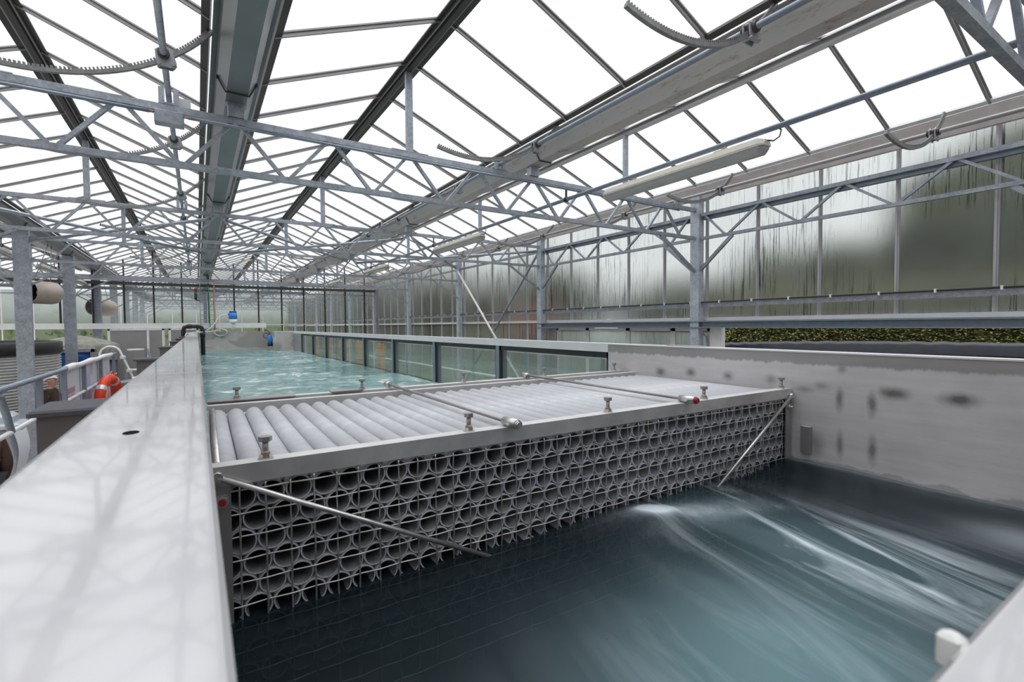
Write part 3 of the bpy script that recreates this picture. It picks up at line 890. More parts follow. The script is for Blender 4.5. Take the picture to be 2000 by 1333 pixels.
while y < YE:
    for src in (mull, pane):
        c = src.copy(); C.objects.link(c); c.parent = wr; c.location = (0, y, 0)
    if y > lstart+.1:
        for src in (lower, lmul):
            c = src.copy(); C.objects.link(c); c.parent = wr; c.location = (0, y, 0)
    y += PAN
MB().box((XW-.06,YB,CZ+.05),(XW+.05,YE,CZ+.105)).build('sill', ALUW, wr)
rl = thing('pipe_rail', 'slotted steel rail with a thin dark pipe clipped along it, under the misted panes', 'rail', (XR+.03, YB, CZ+.28), None, 'thing')
MB().box((XR+.02,YB,CZ+.265),(XR+.05,30,CZ+.33)).build('channel', GALV, rl)
MB().tube((XR+.005,YB,CZ+.345),(XR+.005,30,CZ+.345),.013,8).build('pipe', DARKB, rl)
y = YB+.2
while y < 22:
    MB().box((XR-.012,y-.01,CZ+.322),(XR+.03,y+.01,CZ+.364)).build('clip', WHITE, rl); y += .52
ib = thing('steel_lintel', 'blue-grey steel beam under the misted panes, over the doors and the gap', 'beam', (XR-.02, YB, CZ), None, 'thing')
MB().box((XR-.08,YB,CZ+.032),(XR+.08,Y0+2*S+.07,CZ+.046)).box((XR-.008,YB,CZ-.05),(XR+.008,Y0+2*S+.07,CZ+.032)).box((XR-.08,YB,CZ-.062),(XR+.08,Y0+2*S+.07,CZ-.048)).build('flanged_section', GALVT, ib)
# sliding doors
dr = thing('door_1', 'milky sliding doors under the steel beam', 'door', (XW, 4.7, 0), None, 'structure')
ys = [8.72, 7.70, 6.56, 5.52, 4.80]
for a, b in zip(ys[:-1], ys[1:]):
    f = MB().box((XW-.02,b,.05),(XW+.02,b+.05,CZ-.07)).box((XW-.02,a-.05,.05),(XW+.02,a,CZ-.07)).box((XW-.02,b,CZ-.12),(XW+.02,a,CZ-.07)).box((XW-.02,b,.05),(XW+.02,a,.15)).build('door_leaf', ALUW, dr)
    MB().box((XW-.004,b+.05,.15),(XW+.004,a-.05,CZ-.12)).build('milky_pane', MILKY, f)
MB().box((XW-.05,4.58,0),(XW+.05,4.78,CZ-.062)).build('jamb', WHITE, dr)
MB().path([(XW-.06,4.80,CZ-.4),(XW-.06,4.84,CZ-.2),(XW-.06,4.95,CZ-.11),(XW-.06,5.05,CZ-.1)], .012, 8).build('bracket', GALV, dr)
MB().box((XW-.04,8.72,0),(XW+.04,9.0,CZ-.062)).build('jamb', ALU, dr)
# far wall and far side wall
wb = thing('wall_back', 'far end wall of misted panes', 'glass wall', (0, YE, 0), None, 'structure')
x = -16.
while x < XR:
    MB().box((x+.03,YE,2.74),(x+1.57,YE+.006,CZ+2.7)).build('misted_pane', FOGB, wb)
    MB().box((x+.03,YE,.06),(x+1.57,YE+.006,.9)).build('lower_pane', FOGG, wb)
    MB().box((x+.03,YE,1.0),(x+1.57,YE+.006,2.72)).build('lower_pane', FOGG, wb)
    MB().box((x-.03,YE-.03,0),(x+.03,YE+.03,CZ+2.7)).build('mullion', ALUW, wb)
    x += 1.6
MB().box((-16,YE-.04,.9),(XR,YE+.04,1.0)).build('sill', ALUW, wb)
wl = thing('wall_left', 'far misted side wall on the left', 'glass wall', (-15.8, 0, 0), None, 'structure')
y = -3.4
while y < YE:
    MB().box((-15.803,y+.03,2.74),(-15.797,y+1.65,CZ+2.2)).build('misted_pane', FOGB, wl)
    MB().box((-15.803,y+.03,.9),(-15.797,y+1.65,2.72)).build('lower_pane', FOGG, wl)
    MB().box((-15.83,y-.03,0),(-15.77,y+.03,CZ+2.2)).build('mullion', ALUW, wl)
    y += 1.68
MB().box((-15.84,-3.4,.82),(-15.76,YE,.9)).build('sill', ALUW, wl)

wf = thing('wall_front', 'unseen grey gable wall added behind the camera to block low light', 'wall', (0, -3.5, 0), None, 'structure')
MB().box((-16,-3.7,0),(XR+.2,-3.5,CZ+2.15)).build('wall_panel', plain('grey_cladding', (.12,.12,.12), .7), wf)  # out of view, added to keep low light out of the weir pipes
for i in range(6):
    xa, xr_, xb = gx[i], (gx[i]+gx[i+1])/2, gx[i+1]
    MB().prism([(xa,CZ+2.15),(xb,CZ+2.15),(xr_,ZR)], -3.7, -3.5).build('gable_panel', plain('grey_gable_%d' % i, (.12,.12,.12), .7), wf)
# ------------------------------------------------------------------ partition gable at the far end of the flume
pt = thing('trim_1', 'glazed partition gable with black mullions at the far end of the flume', 'partition', (0, YW, 0), None, 'structure')
xs = [-7.1+.833*i for i in range(17)]
def roof_z(x):
    q = ((x - gx[0]) % WB)/WB
    return ZE + (ZR-ZE)*(1-abs(2*q-1))
for x in xs:
    if x > XR-.1: continue
    zb = CZ+.15 if x < 1.6 else CZ-.30
    MB().box((x-.024,YW-.03,zb),(x+.024,YW+.03,CZ+1.72)).box((x-.02,YW-.02,CZ+1.8),(x+.02,YW+.02,roof_z(x)-.04)).build('mullion', BLACK, pt)
for xa, xb in zip(xs[:-1], xs[1:]):
    if xb > XR: break
    MB().box((xa+.024,YW-.003,CZ+.15),(xb-.024,YW+.003,CZ+1.72)).build('clear_pane', PARTG, pt)
MB().box((-9.2,YW-.10,CZ+1.50),(XR,YW-.04,CZ+1.60)).build('dark_beam', DARKB, pt)
MB().box((-9.2,YW-.05,CZ+1.71),(XR,YW+.05,CZ+1.80)).build('cross_rail', GALV, pt)
MB().box((-9.2,YW+.04,CZ+1.36),(3.9,YW+.09,CZ+1.43)).build('slotted_rail', GALV, pt)
MB().box((-9.2,YW-.14,CZ-.03),(2.3,YW-.06,CZ+.16)).build('white_rail', WHITE, pt)
MB().box((2.3,YW-.12,CZ+.085),(XR,YW-.08,CZ+.105)).build('thin_rail', WHITE, pt)
for i in range(2, 6):
    xa, xr, xb = gx[i], (gx[i]+gx[i+1])/2, gx[i+1]
    MB().beam((xa+.1,YW,ZE-.02),(xr,YW,ZR-.06),.04,.05).beam((xr,YW,ZR-.06),(xb-.1,YW,ZE-.02),.04,.05).build('verge_bar', PINK, pt)
MB().box((XR-.03,YW-.12,0),(XR+.10,YW+.02,CZ+1.60)).build('end_post', plain('purple_grey_post', (.26,.25,.29), .5, .3), pt)
# white framed sliding doors low in the partition
d2 = thing('door_2', 'white framed grey sliding doors under the white rail', 'door', (-1.7, YW-.2, 0), None, 'structure')
for a, b in ((-2.56,-.98),(-.86,.05)):
    MB().box((a,YW-.22,.02),(a+.07,YW-.18,CZ-.04)).box((b-.07,YW-.22,.02),(b,YW-.18,CZ-.04)).box((a,YW-.22,CZ-.09),(b,YW-.18,CZ-.04)).box((a,YW-.22,.02),(b,YW-.18,.12)).build('door_frame', WHITE, d2)
    MB().box((a+.07,YW-.205,.12),(b-.07,YW-.195,CZ-.09)).build('door_panel', GREYPANEL, d2)
MB().box((-1.49,YW-.225,.02),(-1.42,YW-.18,CZ-.04)).build('door_stile', WHITE, d2)
# grey shed post and far posts
for i, xx in enumerate((-3.9, -2.95)):
    t = thing('slim_post', ['slim post in front of the green panes, above the corrugated tank','slim post at the edge of the grey sliding doors'][i], 'post', (xx, YW+1.5, 0), None, 'thing')
    MB().box((xx-.05,YW+1.45,0),(xx+.05,YW+1.55,ZB)).build('shaft', GALVT, t)
    MB().box((xx-.09,YW+1.41,0),(xx+.09,YW+1.59,.015)).build('base_plate', GALVT, t)

# ------------------------------------------------------------------ flume tank
X1, X2 = .012, 3.0
ZTOP = CZ-.165
YF0, YF1 = .082, 21.25
WIN0, WINP = 3.1, 1.862
tank = thing('flume_tank', 'long stainless flume tank with glass windows in one side, full of moving water', 'flume', (1.5, 10, 0), None, 'thing')
# near-left wall: body, lid
MB().box((-.165,YF0-.6,.0),(X1-.004,YF1,ZTOP-.012)).build('side_wall', STEEL, tank)
lidm = MB()
nseg = 1
lidm.add([(-.182,-.6,ZTOP-.012),(X1,-.6,ZTOP-.012),(X1,YF1,ZTOP-.012),(-.182,YF1,ZTOP-.012),(-.182,-.6,ZTOP-.004),(-.174,-.6,ZTOP),(X1-.004,-.6,ZTOP),(X1,-.6,ZTOP-.004),
          (-.182,YF1,ZTOP-.004),(-.174,YF1,ZTOP),(X1-.004,YF1,ZTOP),(X1,YF1,ZTOP-.004)],
         [(3,2,1,0),(0,1,7,6,5,4),(3,8,9,10,11,2),(4,5,9,8),(5,6,10,9),(6,7,11,10),(1,2,11,7),(0,4,8,3)])
lidm.build('wall_lid', LID, tank)
hole = MB().lathe([(.012,0),(.012,.0012)], (-.091,.965,ZTOP-.0006), 20, True, Matrix.Diagonal((.9,1.3,1)))
hole.build('lid_hole', plain('matt_black_slot', (.008,.008,.009), .9, spec=.05), tank)
# far-right wall: plate, window frame
TH = .11
MB().box((X2,YF0-.3,0),(X2+TH,WIN0,ZTOP-.006)).build('side_wall', WALLS, tank)
MB().box((X2-.004,YF0-.3,ZTOP-.008),(X2+TH+.004,WIN0,ZTOP)).build('wall_capping', ALUW, tank)
WEND = WIN0+WINP*8
MB().box((X2,WEND,0),(X2+TH,YF1,ZTOP-.004)).build('side_wall', plain('purple_grey_steel', (.33,.315,.34), .5, .4, .12, 3), tank)
MB().box((X2-.004,WIN0,ZTOP-.075),(X2+TH+.004,YF1,ZTOP)).build('window_header', ALUW, tank)
MB().box((X2,WIN0,0),(X2+TH,WEND,CZ-1.9)).build('window_plinth', STEELD, tank)
for i in range(8):
    a = WIN0 + WINP*i; b = a + WINP
    if i > 0:
        MB().box((X2-.002,a-.035,CZ-1.9),(X2+TH,a+.035,ZTOP-.07)).build('window_post', GALVT, tank)
    ya, yb = a+.035*(i>0), b-.035*(i<7)
    g = .03
    MB().box((X2+.01,ya,CZ-1.9),(X2+.03,ya+g,ZTOP-.075)).box((X2+.01,yb-g,CZ-1.9),(X2+.03,yb,ZTOP-.075)).box((X2+.01,ya,ZTOP-.128),(X2+.03,yb,ZTOP-.075)).build('gasket', RUBBER, tank)
    MB().box((X2+.034,ya,CZ-1.9),(X2+.052,yb,ZTOP-.07)).build('window_pane', TANKG, tank)
# small plates resting on the capping
for i, yy in enumerate((2.2, 4.9, 7.3, 9.6)):
    MB().rbox((X2+.03,yy,ZTOP+.0),(X2+.10,yy+.30,ZTOP+.006),.002).build('capping_plate', ALU, tank)
# far end wall, pillar, near end wall, floor
MB().box((X1,YF1-.15,0),(X2,YF1,ZTOP-.003)).build('end_wall', CONC, tank)
MB().box((2.38,19.6,0),(X2-.001,YF1-.15,ZTOP-.002)).build('pillar_block', CONC, tank)
MB().box((X1,-.35,0),(X2,YF0-.012,ZTOP-.02)).build('end_wall', STEELD, tank)
MB().rbox((X1+.001,-.36,ZTOP-.02),(X2-.001,YF0,ZTOP),.004).build('wall_lid', LID, tank)
MB().box((X1-.004,YF0-.012,.2),(X2,YF1-.15,.7)).build('tank_floor', plain('dark_tank_floor', (.03,.05,.055), .7), tank)
# stub buttresses with foam caps outside the near-left wall
for i in range(6):
    yy = 1.86 + 2.7*i
    b = MB().box((-.385,yy+.012,0),(-.165,yy+.225,ZTOP-.085)).build('buttress', BUTT, tank)
    MB().rbox((-.405,yy,ZTOP-.085),(-.182,yy+.24,ZTOP-.068),.006).build('foam_cap', FOAMC, b)
# water in front of and behind the weir
def water_sheet(name, mat, label, y0, y1, ny, nx, z0, fn):
    vs = []; fs = []
    for j in range(ny+1):
        for i in range(nx+1):
            x = X1 + (X2-X1)*i/nx; y = y0+(y1-y0)*j/ny
            vs.append((x, y, z0+fn(x, y)))
    for j in range(ny):
        for i in range(nx):
            a = j*(nx+1)+i
            fs.append((a, a+1, a+nx+2, a+nx+1))
    o = MB().add(vs, fs, True).build(name, mat)
    tag(o, label, 'water', None, 'stuff')
    return o
from mathutils import noise as mn
def f_up(x, y):
    return .016*mn.noise((x*1.7, y*1.2, .3)) + .010*mn.noise((x*5.5, y*3.6, 1.7)) + .005*mn.noise((x*13, y*9, 4.)) - .0016*(y-3)
def f_dn(x, y):
    b = .05*math.exp(-((x-1.6)**2/.06+(y-1.40)**2/.02)) + .03*math.exp(-((x-3.0)**2/.08))
    return b + .018*mn.noise((x*2.6, y*1.1, 9.)) + .007*mn.noise((x*7, y*2.5, 3.))
water_sheet('rippled_water', WUP, 'turquoise rippled water with white flecks behind the pipe weir', 2.2, YF1-.15, 420, 90, CZ-.845, f_up)
water_sheet('streaming_water', WDN, 'dark blue-green water streaming with pale foam in front of the pipe weir', YF0, 2.2, 120, 160, CZ-.845, f_dn)

# ------------------------------------------------------------------ flow straightener (pipe weir)
YS = 1.575
we = thing('flow_straightener', 'weir packed with grey plastic pipes behind a steel wire grid, across the flume', 'pipe weir', (X1, YS, CZ-1.2), None, 'thing')
XA, XB = X1+.006, X2-.012
zt = CZ-.39
tbm = MB().box((XA,YS,zt-.056),(XB,YS+.006,zt-.0005)).build('top_beam', STEEL, we)
MB().box((XA,YS+.0005,zt-.006),(XB,YS+.056,zt)).build('flange', PALEST, tbm)
for xa, xb in ((XA, XA+.052), (XB-.055, XB)):
    MB().box((xa,YS+.001,CZ-1.25),(xb,YS+.007,zt-.052)).box((xa if xa < 1 else xb-.006,YS+.007,CZ-1.25),(xa+.006 if xa < 1 else xb,YS+.06,zt-.01)).build('side_post', STEELD, we)
MB().box((XA,2.83,zt-.045),(XB,2.875,zt)).build('cross_beam', PALEST, we)
MB().box((XA,2.985,zt-.05),(XB,3.045,zt)).build('cross_beam', PALEST, we)
MB().box((XA,2.875,zt-.05),(XB,2.985,zt-.042)).build('gap_shade', BLACK, we)  # black strip paints the darkness of the gap between the two beams
MB().box((XA+.62,2.965,zt),(XA+.80,3.05,zt+.008)).build('splice_plate', STEELD, we)
MB().box((XA+.0,2.93,zt),(XA+.42,3.05,zt+.006)).build('splice_plate', STEELD, we)
for xa in (XA, XB-.006):
    MB().box((xa,YS+.06,CZ-1.25),(xa+.006,3.04,zt-.02)).build('side_plate', STEELD, we)
# pipes
PT, RO, RI = .0769, .0376, .0334
pr = None
cells = []
for row in range(0, 10):
    z = CZ-.437 if row == 0 else CZ-.490-.0667*(row-1)
    x = .097 - (PT if row % 2 else PT/2)
    while x < XB-.012:
        if x - RO > XA-.002: cells.append((row, x, z))
        x += PT
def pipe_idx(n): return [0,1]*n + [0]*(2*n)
def pipe_len(row): return (YS+.075 if row == 0 else YS+.022, 2.74)
keep = [c for c in cells if c[0] == 0]
rest = [c for c in cells if c[0] in (1,2,3,4,5)]
rest.sort(key=lambda c: (c[1]-0)**2 + (c[2]-CZ)**2)
keep += rest[:100-len(keep)]
ks = set(keep)
protos = {}
for c in keep:
    row, x, z = c
    y0, y1 = pipe_len(row)
    key = row == 0
    if key not in protos:
        o = MB().pipe((0,y0,0),(0,y1,0),RO,RI,24)
        off = we.location
        o.v = [Vector(p) + Vector((off.x,0,off.z)) for p in o.v]
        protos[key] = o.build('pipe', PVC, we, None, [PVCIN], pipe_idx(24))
        o = protos[key]
    else:
        o = protos[key].copy(); C.objects.link(o); o.parent = we
    o.location = (x - we.location.x, 0, z - we.location.z)
pb = MB()
for c in cells:
    if c in ks: continue
    row, x, z = c
    y0, y1 = pipe_len(row)
    pb.pipe((x,y0,z),(x,y1,z),RO,RI,20)
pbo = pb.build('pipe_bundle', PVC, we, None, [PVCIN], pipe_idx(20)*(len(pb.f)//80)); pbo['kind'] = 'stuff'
# dark backing seen down the pipes is an added light-blocking plate; grid of crimped wire
wg = MB()
WP = .0672; r = .0029
zz = [CZ-.469-.0675*i for i in range(12)]
xw = []
x = .024
while x < XB-.045:
    if x > XA+.05 or True: xw.append(x)
    x += WP
for i, z in enumerate(zz):
    pts = []
    for k, x in enumerate(xw):
        pts.append((x, YS+.012+(.0032 if (k+i) % 2 else -.0032), z))
        pts.append((x+WP/2, YS+.012, z))
    wg.path(pts, r, 6)
wg.build('grid_wires', STEELB, we)
wv = MB()
for k, x in enumerate(xw):
    pts = [(x, YS+.012, CZ-.455)]
    for i, z in enumerate(zz):
        pts.append((x, YS+.012-(.0032 if (k+i) % 2 else -.0032), z))
        pts.append((x, YS+.012, z-.034))
    wv.path(pts, r, 6)
wv.build('grid_wires', STEELB, we)
MB().box((XA+.006,2.755,CZ-1.24),(XB-.006,2.759,zt-.075)).build('light_blocker', BLACK, we)  # added plate, stops light entering the pipes from behind
MB().tube((XA+.022,YS+.06,zt-.008),(XA+.022,2.75,zt-.008),.0085,10).build('hold_down_rod', STEELB, we)
bw = MB()
for k, x in enumerate(xw): bw.tube((x,2.76,CZ-1.2),(x,2.76,zt-.045),.003,5)
for z in zz: bw.tube((XA,2.765,z+.03),(XB,2.765,z+.03),.003,5)
bw.build('grid_wires', STEELD, we)
# stays, rods, bolts
for a, b in (((.038,YS-.014,CZ-.415),(.905,YS-.03,CZ-.862)), ((XB-.02,YS-.014,CZ-.43),(2.21,YS-.03,CZ-.862))):
    t = MB().tube(a, b, .0085, 12).build('stay_rod', STEELB, we)
    MB().tube((a[0],YS-.022,a[2]),(a[0],YS+.004,a[2]),.014,10).build('pin', STEELB, t)
for x, ya, yb, capm in ((1.0,1.515,3.07,STEELB),(2.03,1.515,3.02,RED)):
    t = MB().tube((x,ya+.02,zt+.018),(x,yb,zt+.018),.0085,10).build('hold_down_rod', STEELD, we)
    MB().tube((x,ya+.01,zt+.018),(x,ya+.10,zt+.018),.0185,14).build('sleeve', STEELB, t)
    MB().tube((x,yb-.05,zt+.018),(x,yb+.02,zt+.018),.0185,14).build('sleeve', STEELB, t)
    MB().tube((x,ya-.006,zt+.018),(x,ya+.012,zt+.018),.012,10).tube((x,ya-.0,zt+.018),(x,ya+.012,zt+.018),.0165,6).build('end_nut', capm, t)
t = MB().tube((XA+.030,YS-.006,CZ-.487),(XA+.030,YS+.001,CZ-.487),.019,20).tube((XA+.030,YS-.014,CZ-.487),(XA+.030,YS,CZ-.487),.0145,6).build('cap_bolt', STEELB, we)
MB().tube((XA+.030,YS-.021,CZ-.487),(XA+.030,YS-.013,CZ-.487),.0095,14).build('red_cap', RED, t)
t = MB().tube((XB-.02,YS-.006,CZ-.50),(XB-.02,YS+.001,CZ-.50),.014,14).tube((XB-.02,YS-.02,CZ-.50),(XB-.02,YS,CZ-.50),.008,8).build('cap_bolt', STEELB, we)
def tbolt(x, y):
    z = zt
    o = MB().lathe([(.0085,0),(.0085,.056)],(x,y,z),12).hexa((x,y,z+.052),.0185,.014).build('clamp_bolt', STEELD, we)
    MB().hexa((x,y,z),.0175,.014).lathe([(.022,0),(.022,.003)],(x,y,z),16).build('lock_nut', STEELB, o)
    MB().lathe([(.0135,0),(.0125,.006),(.009,.009)],(x,y,z+.014),12).build('rust_collar', RUST, o)
for x in (.162,.837,1.531,2.204,2.93): tbolt(x, YS+.030)
for x in (.154,.824,1.516,2.203,2.93): tbolt(x, 3.015)
we.rotation_euler = (0, 0, math.radians(-.75))
# guide block on the wall beside the weir
gbk = MB().rbox((X2-.028,1.42,CZ-.76),(X2-.001,1.475,CZ-.60),.004)
tag(gbk.build('guide_block', STEELD), 'small steel guide block on the plate wall beside the weir', 'bracket')
# handle block on the near end wall
hb = MB().rbox((.3335,YF0+.0005,CZ-.185),(.3445,YF0+.012,CZ-.168),.0022)
tag(hb.build('corner_block', plain('white_nylon', (.8,.79,.77), .4)), 'small white block fixed to the near steel edge at the lower right', 'block')

# ------------------------------------------------------------------ fittings at the far end of the flume
ls = thing('cable_ladder', 'galvanised cable ladder rising from the far end of the flume', 'cable ladder', (.36, YF1+.1, ZTOP), None, 'thing')
ly = YF1+.12
for xx in (.12, .58): MB().box((xx-.012,ly-.02,0),(xx+.012,ly+.02,CZ+1.78)).build('stile', GALV, ls)
for i in range(11): MB().tube((.12,ly,CZ-.05+.17*i),(.58,ly,CZ-.05+.17*i),.009,8).build('rung', GALV, ls)
for nm, xx, m_, lab in (('hose', .41, HOSEG, 'green hose hanging on the cable ladder'), ('hose', .55, HOSEO, 'orange hose hanging on the cable ladder')):
    t = MB().path([(xx,ly-.04,CZ-.15),(xx+.01,ly-.04,CZ+.5),(xx-.015,ly-.04,CZ+1.0),(xx,ly-.04,CZ+1.5),(xx+.02,ly-.04,CZ+1.66),(xx+.12,ly-.04,CZ+1.70)] if m_ is HOSEO else
                  [(xx,ly-.04,CZ-.15),(xx,ly-.04,CZ+.6),(xx-.005,ly-.04,CZ+1.2),(xx-.02,ly-.04,CZ+1.52),(xx-.12,ly-.04,CZ+1.36),(xx-.17,ly-.04,CZ+1.42)], .014, 8).build(nm, m_)
    tag(t, lab, 'hose')
sg = thing('signal_light', 'small red and green signal light beside the cable ladder', 'signal light', (0, YF1+.05, CZ+1.2), None, 'thing')
for z0, z1, m_ in ((1.30,1.44,plain('dark_red_lens',(.25,.01,.02),.3)),(1.16,1.30,plain('dark_green_lens',(.0,.09,.05),.3)),(1.02,1.16,BLACK)):
    MB().lathe([(.045,0),(.045,z1-z0)],(-.01,YF1+.05,CZ+z0),16).build('lens', m_, sg)
MB().tube((-.01,YF1+.05,CZ+1.0),(.12,YF1+.1,CZ+.98),.014,8).build('bracket', BLACK, sg)
sn = thing('level_sensor', 'blue and white level sensor on a stalk over the far end of the flume', 'sensor', (1.14, 20.95, ZTOP), None, 'thing')
sx, sy = 1.14, 20.95
MB().lathe([(.10,0),(.14,.02),(.14,.10),(.13,.24)],(sx,sy,CZ+.30),20).tube((sx-.16,sy,CZ+.48),(sx-.1,sy,CZ+.48),.04,10).build('head', BLUE, sn)
MB().lathe([(.12,0),(.12,.06)],(sx,sy,CZ+.54),20).build('cap', plain('dark_slate_cap', (.05,.06,.09), .5), sn)
MB().lathe([(.10,0),(.13,.03),(.13,.15)],(sx,sy,CZ+.15),20).build('collar', WHITE, sn)
MB().tube((sx,sy,CZ-.16),(sx,sy,CZ+.16),.06,14).build('stalk', ALUW, sn)
cb = MB().path([(sx-.17,sy-.02,CZ+.48),(sx-.34,sy-.02,CZ+.46),(sx-.48,sy-.02,CZ+.34),(sx-.58,sy-.02,CZ+.14),(sx-.72,sy-.02,CZ-.02),(sx-.85,sy-.1,CZ-.12)], .018, 8)
tag(cb.build('sensor_cable', WHITE), 'white cable curving from the blue sensor', 'cable')
co = MB(); pts = []
for i in range(60):
    a = i*.42
    pts.append((.72+.2*math.cos(a)+.001*i, YF1-.25+.002*i, CZ-.19+.13*math.sin(a)))
co.path(pts, .014, 6)
co.path([(.72,20.95,CZ-.12),(.4,20.,CZ-.15),(.1,18.,CZ-.148),(-.1,16.5,CZ-.148),(-.25,16.2,CZ-.17),(-.3,16.1,CZ-.3)], .016, 6)
tag(co.build('coiled_hose', plain('grey_white_hose', (.66,.66,.66), .5)), 'coiled pale hose lying over the far end of the lid', 'hose')
pp = thing('overflow_pipe', 'black plastic pipe hooked over the far end of the flume wall', 'pipe', (0, 18.6, ZTOP), None, 'thing')
MB().path([(-.36,18.4,CZ-1.),(-.36,18.4,CZ-.10),(-.33,18.4,CZ+.0),(-.26,18.4,CZ+.03),(.05,18.4,CZ+.03),(.12,18.4,CZ+.0),(.15,18.4,CZ-.10),(.15,18.4,CZ-1.05)], .062, 14).build('pipe', RUBBER, pp)
MB().tube((-.24,18.4,CZ+.03),(-.14,18.4,CZ+.03),.075,14).build('coupling', BLACK, pp)
MB().tube((.15,18.4,CZ-.30),(.15,18.4,CZ-.16),.075,14).build('coupling', BLACK, pp)
ft = thing('float_switch', 'blue bulb float hanging on a black cable at the far end wall', 'float', (2.36, 20.2, CZ-.5), None, 'thing')
MB().lathe([(.0,-.16),(.075,-.13),(.10,-.05),(.09,.03),(.05,.12),(.025,.17)],(2.30,20.3,CZ-.46),18).build('bulb', BLUE, ft)
MB().lathe([(.09,0),(.09,.12)],(2.30,20.3,CZ-.72),16).build('weight', BLACK, ft)
MB().path([(2.30,20.3,CZ-.3),(2.29,20.4,CZ-.2),(2.28,20.9,CZ-.13),(2.2,21.1,CZ-.12)], .02, 8).path([(2.2+.1*math.cos(a),20.55,CZ-.33+.1*math.sin(a)) for a in [i*.35 for i in range(19)]], .01, 6).build('cable', RUBBER, ft)

# timber crates beyond the glass
for i in range(5):
    yy, ln_ = ((11.05,.36),(12.35,.8),(14.2,.75),(16.3,.6),(18.4,.6))[i]
    t = thing('timber_crate', '%s raw timber crate seen through the tank glass, from the near end' % ORD[i], 'crate', (3.58, yy, 0), 'timber crates behind the tank glass', 'thing')
    for k in range(7):
        MB().box((3.53,yy,.28+.29*k),(3.63,yy+ln_,.55+.29*k)).build('board', WOOD, t)
    MB().box((3.50,yy+.02,0),(3.66,yy+.1,.28)).build('foot', WOOD, t)
    MB().box((3.50,yy+ln_-.1,0),(3.66,yy+ln_-.02,.28)).build('foot', WOOD, t)
t = thing('guard_rail', 'thin white rail seen through the tank glass on the walkway', 'rail', (4.6, 4, 0), None, 'thing')
for zz_ in (CZ-.48, CZ-1.0): MB().tube((4.9,3.2,zz_),(4.9,17.,zz_),.022,8).build('rail_tube', WHITE, t)
for i in range(8): MB().box((4.88,3.2+1.95*i,0),(4.92,3.25+1.95*i,CZ-.48)).build('post', GALVT, t)

# ------------------------------------------------------------------ walkway rail with banner on the left
RX = -1.29
wk = thing('walkway_deck', 'raised walkway deck beside the flume wall', 'walkway', (-.8, 8, 0), None, 'thing')
MB().box((-1.34,5.2,1.08),(-.42,17.5,1.13)).build('deck_plate', ALU, wk)
for i in range(5): MB().box((-1.30,5.4+2.9*i,0),(-1.24,5.46+2.9*i,1.08)).box((-.52,5.4+2.9*i,0),(-.46,5.46+2.9*i,1.08)).build('leg', GALVT, wk)
rg = thing('hand_rail', 'galvanised handrail with posts along the walkway left of the flume', 'handrail', (RX, 8, 1.13), None, 'thing')
zr_, zm_ = CZ-.475, CZ-.845
MB().path([(RX,4.45,zr_),(RX,11.6,zr_)], .024, 12).build('top_rail', GALVT, rg)
MB().path([(RX,4.45,zm_),(RX,11.6,zm_)], .02, 12).build('mid_rail', ALUW, rg)
for yy in (6.42, 7.45, 8.62, 9.98, 11.4):
    MB().box((RX-.022,yy-.025,1.1),(RX+.022,yy+.025,zr_-.01)).build('post', GALVT, rg)
MB().path([(RX,4.45,zr_),(RX-.0,5.3,zr_-.05),(RX,5.42,zr_-.2),(RX,5.7,zr_-.62)], .026, 12).build('curved_end', GALVT, rg)
g2 = thing('end_gate', 'galvanised gate frame at the far end of the handrail', 'gate', (-.9, 12.3, 1.13), None, 'thing')
for xx in (-1.2, -.88): MB().box((xx-.022,12.28,1.1),(xx+.022,12.32,CZ-.42)).build('post', GALVT, g2)
for zz_ in (CZ-.44, CZ-.84): MB().tube((-1.2,12.3,zz_),(-.88,12.3,zz_),.02,10).build('bar', ALUW, g2)
MB().beam((-.86,12.3,CZ-.42),(-.70,12.3,CZ-1.0),.03,.04).build('stay', GALVB, g2)
bn = thing('printed_banner', 'white banner with pale blue print tied along the handrail', 'banner', (RX, 9.5, zr_), None, 'thing')
vs = []; fs = []; nn = 60
for i in range(nn+1):
    y = 7.42+3.85*i/nn
    w = .008*math.sin(y*7)+.006*math.sin(y*17)
    for k in range(9):
        zz_ = zr_+.02-.112*k
        vs.append((RX-.045+w*(k/8+.2), y, zz_))
for i in range(nn):
    for k in range(8):
        a = i*9+k
        fs.append((a, a+1, a+10, a+9))
m = MB().add(vs, fs, True)
m2 = MB().add([(x+.003,y,z) for x,y,z in vs], [tuple(reversed(f)) for f in fs], True)
m.add(m2.v, m2.f, True)
m.build('cloth', BANNER, bn)
MB().path([(RX+.0,7.55+.4*i,zr_+.008+.006*math.sin(i*2.1)) for i in range(10)], [.034+.005*math.sin(i*1.9) for i in range(10)], 10).build('rolled_hem', WHITE, bn)
MB().box((RX-.034,7.44,zr_-.42),(RX-.030,8.22,zr_-.26)).build('printed_block', PURP, bn)
lt = MB()
for k in range(6):
    lt.box((RX-.0298,7.72+.085*k,zr_-.355),(RX-.028,7.77+.085*k,zr_-.325))
lt.build('faint_lettering', plain('pale_print', (.62,.52,.6), .6), bn)
